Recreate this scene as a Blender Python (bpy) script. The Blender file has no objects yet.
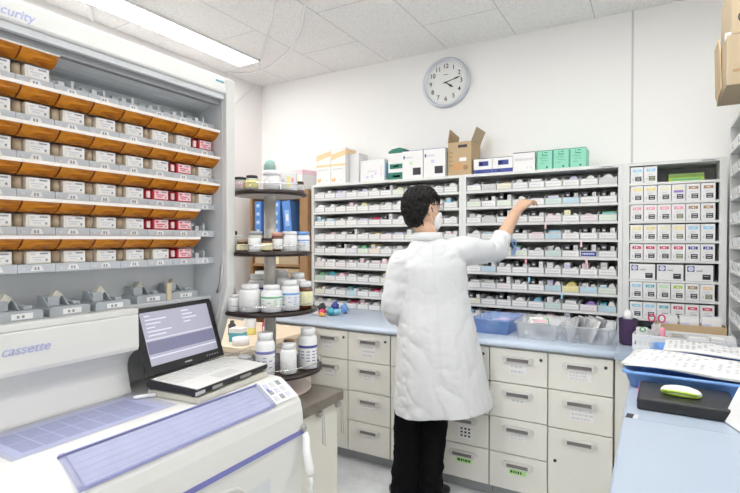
import bpy, bmesh, math, random
from mathutils import Vector, Matrix, noise
PI = math.pi
random.seed(7)
SC = bpy.context.scene
C = SC.collection
D = bpy.data

# ------------------------------------------------------------------ materials
MATS = {}
def mat(name, col, rough=0.5, metal=0.0, var=0.03, scale=30.0, bump=0.0, bscale=60.0, alpha=1.0, emit=0.0, spec=0.5, trans=0.0, coat=0.0):
    if name in MATS: return MATS[name]
    m = D.materials.new(name); m.use_nodes = True
    nt = m.node_tree; b = nt.nodes['Principled BSDF']
    b.inputs['Roughness'].default_value = rough; b.inputs['Metallic'].default_value = metal
    b.inputs['Specular IOR Level'].default_value = spec
    b.inputs['Alpha'].default_value = alpha
    b.inputs['Coat Weight'].default_value = coat
    if trans: b.inputs['Transmission Weight'].default_value = trans
    tc = nt.nodes.new('ShaderNodeTexCoord')
    nz = nt.nodes.new('ShaderNodeTexNoise'); nz.inputs['Scale'].default_value = scale; nz.inputs['Detail'].default_value = 3
    nt.links.new(tc.outputs['Object'], nz.inputs['Vector'])
    mx = nt.nodes.new('ShaderNodeMix'); mx.data_type = 'RGBA'
    nt.links.new(nz.outputs['Fac'], mx.inputs['Factor'])
    mx.inputs['A'].default_value = [max(0, c*(1-var)) for c in col] + [1]
    mx.inputs['B'].default_value = [min(1, c*(1+var)) for c in col] + [1]
    nt.links.new(mx.outputs['Result'], b.inputs['Base Color'])
    if emit:
        b.inputs['Emission Color'].default_value = list(col) + [1]; b.inputs['Emission Strength'].default_value = emit
    if bump:
        n2 = nt.nodes.new('ShaderNodeTexNoise'); n2.inputs['Scale'].default_value = bscale; n2.inputs['Detail'].default_value = 4
        nt.links.new(tc.outputs['Object'], n2.inputs['Vector'])
        bp = nt.nodes.new('ShaderNodeBump'); bp.inputs['Strength'].default_value = bump; bp.inputs['Distance'].default_value = 0.01
        nt.links.new(n2.outputs['Fac'], bp.inputs['Height']); nt.links.new(bp.outputs['Normal'], b.inputs['Normal'])
    MATS[name] = m
    return m

W_ = mat('white plastic', (.84, .85, .86), .35)
PAPER = mat('white card', (.80, .80, .80), .6, var=.02)
PRINT = mat('grey print', (.30, .31, .34), .6)
PRINTL = mat('light grey print', (.62, .63, .65), .6)
BLK = mat('black plastic', (.018, .018, .02), .35)
BLKM = mat('black print', (.035, .035, .045), .6)
CHROME = mat('chrome', (.75, .75, .77), .2, 1.0)
STEEL = mat('brushed steel', (.5, .5, .5), .35, 1.0)
CAB = mat('light grey painted steel', (.72, .73, .72), .45, var=.015)
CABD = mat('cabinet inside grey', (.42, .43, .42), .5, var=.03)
CABF = mat('drawer front cream grey', (.76, .75, .70), .45, var=.012)
PLINTH = mat('grey plinth', (.36, .38, .40), .5)
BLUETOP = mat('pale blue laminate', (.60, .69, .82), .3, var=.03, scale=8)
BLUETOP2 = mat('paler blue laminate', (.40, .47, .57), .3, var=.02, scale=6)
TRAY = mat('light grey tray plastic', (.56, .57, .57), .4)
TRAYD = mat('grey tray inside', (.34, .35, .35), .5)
DK = mat('dark charcoal', (.05, .05, .055), .5)
MACH = mat('machine cream white', (.75, .75, .73), .3, var=.008)
MACHG = mat('machine light grey', (.66, .68, .70), .4, var=.01)
MACHD = mat('machine shutter grey', (.28, .29, .30), .45)
HOLD = mat('holder blue grey', (.52, .55, .59), .4)
GADG = mat('loose holder grey', (.40, .43, .46), .4)
CREAM = mat('cassette cream body', (.78, .74, .66), .45)
TAN = mat('tan plastic', (.50, .40, .28), .5)
RED = mat('red plastic', (.50, .02, .035), .35)
PINKL = mat('pale pink label', (.86, .62, .64), .5)
STRIPE = mat('violet blue stripe', (.19, .20, .50), .4)
TXB = mat('pale violet lettering', (.45, .48, .78), .5)
WOOD = mat('brown wood', (.31, .175, .08), .5, var=.15, scale=9)
BEIGE = mat('beige table', (.80, .66, .50), .45, var=.05, scale=10)
CARD = mat('corrugated cardboard', (.50, .37, .22), .8, var=.06, scale=14)
CARDL = mat('pale cardboard', (.44, .35, .235), .8, var=.05)
SKIN = mat('skin', (.66, .42, .29), .5, var=.05, scale=20)
HAIR = mat('black hair', (.006, .005, .005), .6, var=.3, scale=120, bump=.3, bscale=150, spec=.3)
TROUS = mat('black trousers', (.005, .005, .006), .9, spec=.1, bump=.3, bscale=25)
SHOE = mat('black shoe', (.012, .012, .012), .45)
BROWNG = mat('amber brown glass', (.12, .035, .012), .15, coat=.5)
NAVY = mat('navy print', (.05, .07, .30), .5)
BLUEBX = mat('blue box', (.10, .25, .62), .5)
MINT = mat('mint green card', (.27, .66, .50), .55)
DGREEN = mat('dark green print', (.02, .19, .13), .5)
ORANGE = mat('orange print', (.82, .45, .12), .5)
ORL = mat('pale orange print', (.88, .62, .34), .5)
PINK = mat('pink print', (.85, .35, .45), .5)
PINKP = mat('pale pink print', (.85, .62, .66), .5)
LIME = mat('lime green plastic', (.42, .62, .06), .35)
TEAL = mat('teal print', (.08, .42, .50), .5)
SKY = mat('sky blue print', (.30, .62, .80), .5)
YEL = mat('yellow print', (.85, .74, .25), .5)
YELP = mat('pale yellow print', (.82, .80, .50), .5)
PURP = mat('purple print', (.32, .20, .55), .5)
PURPD = mat('dark purple plastic', (.045, .018, .075), .4)
GRN = mat('green print', (.15, .48, .25), .5)
GRNP = mat('pale green label', (.52, .76, .42), .5)
LAV = mat('lavender print', (.60, .58, .82), .5)
BRWN = mat('brown print', (.36, .22, .10), .5)
CRIM = mat('crimson print', (.62, .05, .14), .5)
SILV = mat('silver foil', (.62, .62, .63), .3, .7)
BTRAY = mat('blue tray plastic', (.18, .36, .74), .3)
PLATE = mat('pinkish plate', (.72, .60, .55), .4)
STONE = mat('dark brown laminate', (.17, .15, .125), .35, var=.25, scale=30)
KEYS = mat('keyboard white', (.72, .72, .71), .45)

def clear_mat(name, col, fac, rough=.15, col2=None, tint=.2):
    m = D.materials.new(name); m.use_nodes = True; nt = m.node_tree
    b = nt.nodes['Principled BSDF']; out = nt.nodes['Material Output']
    b.inputs['Base Color'].default_value = list(col) + [1]; b.inputs['Roughness'].default_value = rough
    nz = nt.nodes.new('ShaderNodeTexNoise'); nz.inputs['Scale'].default_value = 14
    tc = nt.nodes.new('ShaderNodeTexCoord'); nt.links.new(tc.outputs['Object'], nz.inputs['Vector'])
    ma = nt.nodes.new('ShaderNodeMath'); ma.operation = 'MULTIPLY_ADD'; ma.inputs[1].default_value = .1; ma.inputs[2].default_value = fac - .05
    nt.links.new(nz.outputs['Fac'], ma.inputs[0])
    if col2:
        mp_ = nt.nodes.new('ShaderNodeMapping'); mp_.inputs['Scale'].default_value = (40, 14, 60); nt.links.new(tc.outputs['Object'], mp_.inputs['Vector'])
        n2 = nt.nodes.new('ShaderNodeTexNoise'); n2.inputs['Scale'].default_value = 1.0; n2.inputs['Distortion'].default_value = .6; nt.links.new(mp_.outputs[0], n2.inputs['Vector'])
        rp = nt.nodes.new('ShaderNodeValToRGB'); rp.color_ramp.elements[0].position = .34; rp.color_ramp.elements[0].color = list(col2)+[1]; rp.color_ramp.elements[1].position = .55; rp.color_ramp.elements[1].color = list(col)+[1]
        nt.links.new(n2.outputs['Fac'], rp.inputs[0]); nt.links.new(rp.outputs[0], b.inputs['Base Color'])
    t = nt.nodes.new('ShaderNodeBsdfTransparent'); t.inputs['Color'].default_value = [min(1, 1-tint + tint*c) for c in col] + [1]
    mx = nt.nodes.new('ShaderNodeMixShader')
    nt.links.new(ma.outputs[0], mx.inputs[0]); nt.links.new(t.outputs[0], mx.inputs[1]); nt.links.new(b.outputs[0], mx.inputs[2])
    nt.links.new(mx.outputs[0], out.inputs['Surface'])
    MATS[name] = m
    return m
CLEAR = clear_mat('clear plastic', (.85, .87, .88), .25)
CLEARW = clear_mat('milky clear plastic', (.90, .91, .92), .30)
AMBER = clear_mat('amber acrylic', (.88, .36, .02), .66, .2, (.42, .13, .008), .8)
AMBERD = clear_mat('amber acrylic edge', (.22, .05, .004), .9, .2)
BGLASS = clear_mat('blue tinted acrylic', (.66, .68, .84), .12, .12, None, .3)
CBLUE = clear_mat('translucent blue plastic', (.36, .52, .88), .42)
LENS = clear_mat('spectacle lens', (.5, .52, .55), .25, .05)

# ------------------------------------------------------------------ mesh builder
class MB:
    def __init__(s): s.v = []; s.f = []; s.fm = []; s.mats = []; s.M = Matrix(); s.sm = []
    def _m(s, m):
        if m not in s.mats: s.mats.append(m)
        return s.mats.index(m)
    def add(s, vs, fs, m, smooth=False):
        o = len(s.v); s.v += [s.M @ Vector(v) for v in vs]; k = s._m(m)
        for f in fs: s.f.append([o+i for i in f]); s.fm.append(k); s.sm.append(smooth)
        return s
    def box(s, x0, x1, y0, y1, z0, z1, m):
        vs = [(x, y, z) for z in (z0, z1) for y in (y0, y1) for x in (x0, x1)]
        return s.add(vs, [(0,2,3,1), (4,5,7,6), (0,1,5,4), (2,6,7,3), (0,4,6,2), (1,3,7,5)], m)
    def prism(s, prof, ax, a0, a1, m, smooth=False):
        # prof: 2D outline in the two other axes (in xyz order)
        n = len(prof); vs = []
        for a in (a0, a1):
            for p in prof:
                vs.append((a, p[0], p[1]) if ax == 'x' else (p[0], a, p[1]) if ax == 'y' else (p[0], p[1], a))
        fs = [tuple(range(n))[::-1], tuple(range(n, 2*n))]
        s.add(vs, fs, m)
        return s.add(vs, [(i, (i+1) % n, n+(i+1) % n, n+i) for i in range(n)], m, smooth)
    def lathe(s, prof, c, m, seg=20, cap=True, smooth=True, sx=1, sy=1):
        vs = []; fs = []
        for r, z in prof:
            for i in range(seg):
                a = 2*PI*i/seg; vs.append((c[0]+r*sx*math.cos(a), c[1]+r*sy*math.sin(a), c[2]+z))
        for k in range(len(prof)-1):
            for i in range(seg):
                j = (i+1) % seg; fs.append((k*seg+i, k*seg+j, (k+1)*seg+j, (k+1)*seg+i))
        s.add(vs, fs, m, smooth)
        if cap:
            s.add(vs[:seg], [tuple(range(seg))[::-1]], m); s.add(vs[-seg:], [tuple(range(seg))], m)
        return s
    def tube(s, pts, r, m, seg=8, closed=False):
        pts = [Vector(p) for p in pts]; n = len(pts); vs = []; fs = []
        up = Vector((0, 0, 1)); prev = None
        for i, p in enumerate(pts):
            a = pts[(i-1) % n] if (closed or i) else p; b = pts[(i+1) % n] if (closed or i < n-1) else p
            t = (b-a).normalized()
            u = prev - t*prev.dot(t) if prev else t.cross(up)
            if u.length < 1e-4: u = t.cross(Vector((1, 0, 0)))
            u.normalize(); prev = u; w = t.cross(u)
            rr = r[i] if isinstance(r, (list, tuple)) else r
            for k in range(seg):
                q = 2*PI*k/seg; vs.append(p + (u*math.cos(q) + w*math.sin(q))*rr)
        for i in range(n if closed else n-1):
            for k in range(seg):
                l = (k+1) % seg; i2 = (i+1) % n
                fs.append((i*seg+k, i*seg+l, i2*seg+l, i2*seg+k))
        s.add(vs, fs, m, True)
        if not closed: s.add(vs[:seg], [tuple(range(seg))[::-1]], m); s.add(vs[-seg:], [tuple(range(seg))], m)
        return s
    def loft(s, rings, m, cap=True, smooth=True):
        n = len(rings[0]); vs = [p for r in rings for p in r]; fs = []
        for k in range(len(rings)-1):
            for i in range(n):
                j = (i+1) % n; fs.append((k*n+i, k*n+j, (k+1)*n+j, (k+1)*n+i))
        s.add(vs, fs, m, smooth)
        if cap: s.add(vs[:n], [tuple(range(n))[::-1]], m); s.add(vs[-n:], [tuple(range(n))], m)
        return s
    def ball(s, c, r, m, seg=14, rg=9, sc=(1, 1, 1)):
        vs = []; fs = []
        for j in range(rg+1):
            t = PI*j/rg
            for i in range(seg):
                a = 2*PI*i/seg
                vs.append((c[0]+r*sc[0]*math.sin(t)*math.cos(a), c[1]+r*sc[1]*math.sin(t)*math.sin(a), c[2]-r*sc[2]*math.cos(t)))
        for j in range(rg):
            for i in range(seg):
                k = (i+1) % seg; fs.append((j*seg+i, j*seg+k, (j+1)*seg+k, (j+1)*seg+i))
        return s.add(vs, fs, m, True)
    def mesh(s, name):
        me = D.meshes.new(name); me.from_pydata([tuple(v) for v in s.v], [], s.f)
        for m in s.mats: me.materials.append(m)
        me.polygons.foreach_set('material_index', s.fm); me.polygons.foreach_set('use_smooth', s.sm)
        bm = bmesh.new(); bm.from_mesh(me); bmesh.ops.remove_doubles(bm, verts=bm.verts, dist=1e-6)
        bmesh.ops.recalc_face_normals(bm, faces=bm.faces); bm.to_mesh(me); bm.free()
        me.update(); return me
    def build(s, name, parent=None, bevel=0, seg=2, weighted=False):
        o = D.objects.new(name, s.mesh(name)); C.objects.link(o)
        if parent: o.parent = parent
        if bevel:
            b = o.modifiers.new('b', 'BEVEL'); b.width = bevel; b.segments = seg; b.limit_method = 'ANGLE'; b.angle_limit = math.radians(40)
        return o

def tag(o, label, cat, group=None):
    o['label'] = label; o['category'] = cat
    if group: o['group'] = group
    return o
def thing(name, label, cat, loc=(0, 0, 0), rz=0, group=None):
    o = D.objects.new(name, None); C.objects.link(o); o.empty_display_size = .05
    o.location = loc; o.rotation_euler = (0, 0, rz)
    return tag(o, label, cat, group)
def struct(o): o['kind'] = 'structure'; return o
def copy_tree(o, parent=None):
    c = o.copy(); C.objects.link(c); c.parent = parent
    for ch in KIDS.get(o.name, []): copy_tree(ch, c)
    return c
KIDS = {}
def reg(o, *ch): KIDS.setdefault(o.name, []).extend(ch); return o
def dup(root, loc, rz, label, group=None):
    c = copy_tree(root); c.location = loc; c.rotation_euler = (0, 0, rz); c['label'] = label
    if group: c['group'] = group
    return c
def text(name, s, size, m, parent, M, ext=.0004, align='CENTER', shear=0.0, bold=0.0):
    cu = D.curves.new(name, 'FONT'); cu.body = s; cu.size = size; cu.extrude = ext; cu.align_x = align; cu.align_y = 'CENTER'; cu.shear = shear; cu.offset = bold
    t = D.objects.new(name, cu); C.objects.link(t)
    me = D.meshes.new_from_object(t.evaluated_get(bpy.context.evaluated_depsgraph_get())); D.objects.remove(t); D.curves.remove(cu)
    me.materials.clear(); me.materials.append(m); me.transform(M)
    o = D.objects.new(name, me); C.objects.link(o); o.parent = parent
    return o
def face_y(x, y, z):   # text facing -y
    return Matrix.Translation((x, y, z)) @ Matrix.Rotation(PI/2, 4, 'X')
def face_x(x, y, z):   # text facing +x
    return Matrix.Translation((x, y, z)) @ Matrix.Rotation(PI/2, 4, 'Z') @ Matrix.Rotation(PI/2, 4, 'X')
ORD = ['zeroth', 'first', 'second', 'third', 'fourth', 'fifth', 'sixth', 'seventh', 'eighth', 'ninth', 'tenth', 'eleventh', 'twelfth']

# ------------------------------------------------------------------ camera
cam = D.cameras.new('camera'); co = D.objects.new('camera', cam); C.objects.link(co); SC.camera = co
cam.sensor_width = 36; cam.lens = 36*493.6/740; cam.clip_start = .05
co.location = (0, 0, 1.42); co.rotation_euler = (PI/2 - math.atan(6.5/493.6), 0, math.radians(30))

# ------------------------------------------------------------------ room
XL, XR, YB, YF, ZC = -3.22, .74, 3.54, -1.9, 2.865
wallm = mat('wall paper white', (.89, .89, .88), .85, var=.01, scale=4, bump=.06, bscale=220)
wallr = mat('wall warm white', (.86, .84, .83), .85, var=.01, scale=4, bump=.06, bscale=220)
for n, b, m in (('wall_back', (XL-.1, XR+.1, YB, YB+.1, 0, ZC), wallm), ('wall_left', (XL-.1, XL, YF, YB, 0, ZC), wallr),
                ('wall_right', (XR, XR+.1, YF, YB, 0, ZC), wallm), ('wall_front', (XL-.1, XR+.1, YF-.1, YF, 0, ZC), wallm)):
    struct(MB().box(*b, m).build(n))
# floor with a soft mottled vinyl
fm = D.materials.new('floor vinyl'); fm.use_nodes = True; nt = fm.node_tree; b = nt.nodes['Principled BSDF']; b.inputs['Roughness'].default_value = .3
tc = nt.nodes.new('ShaderNodeTexCoord'); nz = nt.nodes.new('ShaderNodeTexNoise'); nz.inputs['Scale'].default_value = 9; nz.inputs['Detail'].default_value = 8; nz.inputs['Roughness'].default_value = .7
nt.links.new(tc.outputs['Object'], nz.inputs['Vector']); cr = nt.nodes.new('ShaderNodeValToRGB')
cr.color_ramp.elements[0].position = .35; cr.color_ramp.elements[0].color = (.64, .67, .70, 1); cr.color_ramp.elements[1].position = .65; cr.color_ramp.elements[1].color = (.78, .80, .82, 1)
nt.links.new(nz.outputs['Fac'], cr.inputs[0]); nt.links.new(cr.outputs[0], b.inputs['Base Color'])
struct(MB().box(XL-.1, XR+.1, YF-.1, YB+.1, -.1, 0, fm).build('floor'))
# ceiling: speckled boards laid in staggered rows
cm = D.materials.new('ceiling boards'); cm.use_nodes = True; nt = cm.node_tree; b = nt.nodes['Principled BSDF']; b.inputs['Roughness'].default_value = .9
tc = nt.nodes.new('ShaderNodeTexCoord'); sp = nt.nodes.new('ShaderNodeSeparateXYZ'); nt.links.new(tc.outputs['Object'], sp.inputs[0])
cb = nt.nodes.new('ShaderNodeCombineXYZ')
ax = nt.nodes.new('ShaderNodeMath'); ax.inputs[1].default_value = .348 + .51*8; nt.links.new(sp.outputs['X'], ax.inputs[0])
ay = nt.nodes.new('ShaderNodeMath'); ay.inputs[1].default_value = 7.63; nt.links.new(sp.outputs['Y'], ay.inputs[0])
nt.links.new(ay.outputs[0], cb.inputs[0]); nt.links.new(ax.outputs[0], cb.inputs[1])
br = nt.nodes.new('ShaderNodeTexBrick'); nt.links.new(cb.outputs[0], br.inputs['Vector'])
br.inputs['Scale'].default_value = 1; br.inputs['Brick Width'].default_value = 1.02; br.inputs['Row Height'].default_value = .51; br.inputs['Mortar Size'].default_value = .0035; br.inputs['Mortar Smooth'].default_value = .2
br.inputs['Color1'].default_value = br.inputs['Color2'].default_value = (1, 1, 1, 1); br.inputs['Mortar'].default_value = (.68, .68, .68, 1)
vz = nt.nodes.new('ShaderNodeTexNoise'); vz.inputs['Scale'].default_value = 130; vz.inputs['Detail'].default_value = 2; nt.links.new(tc.outputs['Object'], vz.inputs['Vector'])
vr = nt.nodes.new('ShaderNodeValToRGB'); vr.color_ramp.elements[0].position = .36; vr.color_ramp.elements[0].color = (.74, .74, .73, 1); vr.color_ramp.elements[1].position = .5; vr.color_ramp.elements[1].color = (.87, .87, .86, 1)
nt.links.new(vz.outputs['Fac'], vr.inputs[0])
ml = nt.nodes.new('ShaderNodeMix'); ml.data_type = 'RGBA'; ml.blend_type = 'MULTIPLY'; ml.inputs['Factor'].default_value = 1
nt.links.new(vr.outputs[0], ml.inputs['A']); nt.links.new(br.outputs['Color'], ml.inputs['B']); nt.links.new(ml.outputs['Result'], b.inputs['Base Color'])
struct(MB().box(XL-.1, XR+.1, YF-.1, YB+.1, ZC, ZC+.1, cm).build('ceiling'))
struct(MB().box(-.136, -.124, YB-.003, YB, 0, ZC, mat('wall joint', (.62, .62, .61), .7)).build('trim_1'))

# ceiling lamps: recessed flat panels
LAMP = mat('lamp diffuser', (1, .99, .97), .5, emit=14.0)
LAMPS = mat('dimmer lamp diffuser', (1, .99, .97), .5, emit=11.0)  # same fitting, emission lowered to calm the bright wall beside it
def lamp(x, y0, y1, label, LAMP=LAMP):
    t = thing('ceiling_light', label, 'ceiling light', (x, (y0+y1)/2, ZC-.012), 0, 'ceiling panel lights')
    h = (y1-y0)/2
    MB().box(-.105, .105, -h, h, -.004, .0, LAMP).build('diffuser', t)
    f = MB(); f.box(-.115, -.1055, -h-.01, h+.01, -.006, .012, W_); f.box(.1055, .115, -h-.01, h+.01, -.006, .012, W_)
    f.box(-.115, .115, -h-.01, -h-.0005, -.006, .012, W_); f.box(-.115, .115, h+.0005, h+.01, -.006, .012, W_)
    f.box(-.1, .1, -h, h, .001, .012, W_); f.build('frame', t)
lamp(-2.865, .55, 2.99, 'long bright ceiling light panel above the tablet machine', LAMPS)
lamp(-1.35, .1, 2.35, 'added unseen ceiling light panel over the aisle, out past the top of the picture')  # unseen lamp, added to brighten the back wall and floor
lamp(.1, .8, 2.7, 'added unseen ceiling light panel over the right worktop, out past the top')  # added out of view, its length set to lift the wall brightness
lamp(-1.35, -1.6, -.7, 'added unseen ceiling light panel over the rear of the aisle')  # unseen lamp added behind the camera to even out the light
lamp(.1, -1.6, -.7, 'added unseen ceiling light panel over the rear right corner')  # also added unseen, for even fill from behind

# cables
def cable(pts, r, label):
    P = [Vector(p) for p in pts]; out = []
    for i in range(len(P)-1):
        p0 = P[max(i-1, 0)]; p1 = P[i]; p2 = P[i+1]; p3 = P[min(i+2, len(P)-1)]
        for k in range(6):
            t = k/6; out.append(.5*((2*p1)+(p2-p0)*t+(2*p0-5*p1+4*p2-p3)*t*t+(3*p1-p0-3*p2+p3)*t**3))
    out.append(P[-1])
    tag(MB().tube(out, r, W_, 6).build('cable'), label, 'cable')
cable([(-3.205, 3.06, 2.845), (-3.09, 3.125, 2.852), (-2.98, 3.185, 2.852), (-2.724, 3.114, 2.852), (-2.392, 2.937, 2.852), (-2.106, 2.693, 2.852), (-1.936, 2.516, 2.852), (-1.80, 2.34, 2.852), (-1.7, 2.1, 2.856)], .0065, 'thicker white cable sweeping along the ceiling past the end of the lamp')
cable([(-3.212, 3.10, 2.53), (-3.212, 3.159, 2.594), (-3.21, 3.306, 2.727), (-3.205, 3.40, 2.825), (-3.095, 3.337, 2.855), (-2.724, 2.984, 2.856), (-2.422, 2.705, 2.856), (-2.149, 2.458, 2.856), (-1.95, 2.26, 2.856)], .0045, 'thin white cable rising up the left wall and onto the ceiling')
cable([(-3.19, 1.90, 2.856), (-3.0, 1.75, 2.856), (-2.98, 1.6, 2.856), (-2.92, 1.3, 2.856)], .012, 'white cable duct on the ceiling above the machine top')

# ------------------------------------------------------------------ wall clock
ck = thing('wall_clock', 'round silver rimmed wall clock with black numerals on the back wall', 'clock', (-1.372, YB, 2.605))
R0 = .187
def disc_y(mb, prof, m, seg=48):     # lathe around the y axis, prof (r, y)
    vs = []; fs = []
    for r, y in prof:
        for i in range(seg): a = 2*PI*i/seg; vs.append((r*math.cos(a), y, r*math.sin(a)))
    for k in range(len(prof)-1):
        for i in range(seg): j = (i+1) % seg; fs.append((k*seg+i, k*seg+j, (k+1)*seg+j, (k+1)*seg+i))
    mb.add(vs, fs, m, True); mb.add(vs[-seg:], [tuple(range(seg))], m); return mb
disc_y(MB(), [(R0, -.001), (R0, -.03), (R0-.008, -.042), (R0-.02, -.040), (R0-.026, -.02)], mat('silver rim', (.60, .64, .70), .3, .4)).build('rim', ck)
disc_y(MB(), [(R0-.026, -.018), (R0-.027, -.021)], mat('clock face', (.80, .81, .80), .5)).build('dial', ck)
for h in range(1, 13):
    a = PI/2 - h*PI/6
    text('numeral', str(h), .046, BLKM, ck, face_y(.122*math.cos(a), -.0225, .122*math.sin(a)), bold=.0006)
mk = MB()
for i in range(60):
    a = i*PI/30; mk.M = Matrix.Rotation(a, 4, 'Y'); mk.box(-.0008, .0008, -.0222, -.0208, .148, .154, BLKM)
mk.build('minute_track', ck)
hd = MB(); hd.M = Matrix.Rotation(math.radians(126), 4, 'Y'); hd.prism([(-.004, -.01), (.004, -.01), (.004, .03), (.009, .05), (0, .075), (-.009, .05), (-.004, .03)], 'y', -.027, -.025, BLKM); hd.build('hour_hand', ck)
hd = MB(); hd.M = Matrix.Rotation(math.radians(76), 4, 'Y'); hd.prism([(-.003, -.02), (.003, -.02), (.003, .06), (.006, .09), (0, .13), (-.006, .09), (-.003, .06)], 'y', -.030, -.028, BLKM); hd.build('minute_hand', ck)
MB().box(-.018, .018, -.0222, -.0208, .058, .064, PRINT).build('maker_mark', ck)

# ------------------------------------------------------------------ base drawer units and worktop
YD = 2.655
def handle(parent, x, z, w=.165):
    h = MB()
    h.prism([(-w/2, -.006), (-w/2+.008, -.017), (-w/2+.022, -.019), (w/2-.022, -.019), (w/2-.008, -.017), (w/2, -.006), (w/2, .006), (w/2-.008, .017), (w/2-.022, .019), (-w/2+.022, .019), (-w/2+.008, .017), (-w/2, .006)], 'y', -.009, .0, CHM)
    h.box(-w/2+.026, w/2-.026, -.0105, -.0085, -.012, .010, mat('handle recess', (.20, .19, .19), .5))
    h.box(-w/2+.022, w/2-.022, -.016, -.009, .008, .017, CHM); h.box(-w/2+.014, -w/2+.026, -.015, -.009, -.016, .017, CHM); h.box(w/2-.026, w/2-.014, -.015, -.009, -.016, .017, CHM)
    o = h.build('handle', parent, .002); o.location = (x, 0, z); return o
CHM = mat('satin handle', (.66, .65, .63), .3, .2)
def slip(parent, x, z, w, h, m, kind):
    s = MB(); s.box(-w/2, w/2, -.0012, 0, -h/2, h/2, m)
    if kind == 'grid':
        for i in range(3):
            for j in range(3): s.box(-.03+i*.022, -.018+i*.022, -.0018, -.001, -.028+j*.02, -.018+j*.02, BLKM)
    else:
        for j in range(kind):
            z0 = h/2 - (j+.7)*h/kind; k = -w/2+.008
            while k < w/2-.02: q = random.uniform(.006, .02); s.box(k, k+q, -.0018, -.001, z0, z0+h/kind*.45, BLKM if m is MATS.get('bright green slip') else PRINTL); k += q+.005
    o = s.build('label_slip', parent); o.location = (x, 0, z)
def drawer_unit(x0, rows, slips, label):
    t = thing('drawer_cabinet', label, 'cabinet', (x0+.152, YD+.3, 0), 0, 'drawer cabinets below the blue worktop')
    MB().box(-.1505, .1505, -.285, .28, .078, .845, CABF).build('carcass', t)
    MB().box(-.151, .151, -.24, .25, 0, .077, PLINTH).build('plinth', t)
    z = .842
    for k, (hh, kind) in enumerate(rows):
        d = MB().box(-.1492, .1492, -.022, 0, 0, hh-.005, CABF).build('drawer' if kind else 'door', t, .0025); d.location = (0, -.285, z-hh)
        d['label'] = 'cream grey drawer front' if kind else 'tall cream grey door front'
        f = D.objects.new('x', None); D.objects.remove(f)
        hp = MB()
        h = handle(d, 0, hh-.057 if kind else hh-.06); h.location.y = -.022
        if k == 0 or kind == 0:
            l = MB(); l.M = Matrix.Rotation(PI/2, 4, 'X'); l.lathe([(.008, 0), (.008, .003), (.006, .004)], (0, 0, 0), DK, 12)
            lo = l.build('lock', d); lo.location = (.118, -.022, hh-.045) if kind else (-.115, -.022, hh-.17)
        if slips[k]:
            w, h2, m, kd, dx = slips[k]
            s0 = slip(d, dx, hh-.095 - (h2-.03)/2, w, h2, m, kd); D.objects[-1] if False else None
        z -= hh
    # slips sit on the drawer front
    for d in t.children:
        for s in d.children:
            if s.name.startswith('label_slip'): s.location.y = -.022
    return t
F4 = [(.185, 1), (.19, 1), (.19, 1), (.195, 1)]
F3 = [(.185, 1), (.195, 1), (.38, 0)]
P2 = (.09, .05, PAPER, 2, .01)
GRNS = mat('bright green slip', (.45, .80, .28), .5)
units = [(-2.300, F3, [P2, P2, None], 'leftmost drawer cabinet, next to the bottle rack, two drawers over a door'),
 (-1.995, F3, [(.08, .05, PAPER, 2, 0), P2, None], 'drawer cabinet beside the dark topped side cabinet, two drawers over a door'),
 (-1.691, F4, [(.10, .075, PAPER, 3, 0), (.08, .035, PAPER, 2, 0), (.09, .03, PAPER, 2, 0), (.07, .02, PAPER, 1, 0)], 'four drawer cabinet just left of the man in the white coat'),
 (-1.386, F4, [P2, P2, (.07, .03, PAPER, 2, 0), (.08, .02, PAPER, 1, 0)], 'drawer cabinet hidden mostly behind the legs of the man'),
 (-1.082, F4, [P2, P2, (.09, .08, PAPER, 'grid', .02), (.09, .026, GRNS, 1, .01)], 'drawer cabinet at the right knee of the man, dotted grid slip'),
 (-.777, F4, [(.09, .055, PAPER, 2, .0), (.08, .025, PAPER, 1, 0), (.09, .03, PAPER, 2, 0), (.09, .026, GRNS, 1, 0)], 'four drawer cabinet with a bright green slip, second from the corner'),
 (-.473, F3, [(.11, .045, PAPER, 3, 0), (.11, .06, PAPER, 3, .01), None], 'corner drawer cabinet with two drawers over a tall door')]
for u in units: drawer_unit(*u)

wt = thing('worktop', 'long pale blue worktop with rounded front edge under the medicine cabinets', 'worktop', (-1.23, 3.08, .846))
prof = [(.455, 0), (.455, .036), (-.42, .036), (-.435, .034), (-.446, .028), (-.452, .016), (-.446, .005), (-.435, .001), (-.42, 0)]
MB().prism(prof, 'x', -1.07, 1.064, BLUETOP, True).build('slab', wt)

# ------------------------------------------------------------------ wall medicine cabinets
YW, ZW = 3.26, .8825
def med_cabinet(x0, x1, name, label, shelf_z, plate=True, edge=.024, top=1.868, bot=.8825, low=False):
    cx = (x0+x1)/2
    t = thing(name, label, 'cabinet', (cx, YW, bot))
    def b(n, a, mm=CAB, bv=0): return MB().box(a[0]-cx, a[1]-cx, a[2]-YW, a[3]-YW, a[4]-bot, a[5]-bot, mm).build(n, t, bv)
    b('side_panel', (x0, x0+edge, YW, YB-.004, bot, top)); b('side_panel', (x1-edge, x1, YW, YB-.004, bot, top))
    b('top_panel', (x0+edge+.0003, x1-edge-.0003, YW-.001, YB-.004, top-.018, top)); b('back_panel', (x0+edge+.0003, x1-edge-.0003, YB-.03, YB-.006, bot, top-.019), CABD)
    for z in shelf_z:
        b('shelf', (x0+edge+.0003, x1-edge-.0003, YW+.002, YB-.0305, z-.014, z))
    if plate: 
        p = MB().box(-.045, .045, -.0022, -.0002, 0, .008, PRINTL)
        for i in range(7): p.box(-.03+i*.009, -.024+i*.009, -.003, -.002, .002, .006, BLKM)
        o = p.build('nameplate', t); o.location = (x1-cx-.085, -.001, top-bot-.015)
    return t
SZ = [1.752-.1098*k for k in range(8)]
med_cabinet(-2.436, -1.1485, 'medicine_cabinet', 'wide grey pigeonhole medicine cabinet behind the man, left one on the worktop', SZ, plate=False)
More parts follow.
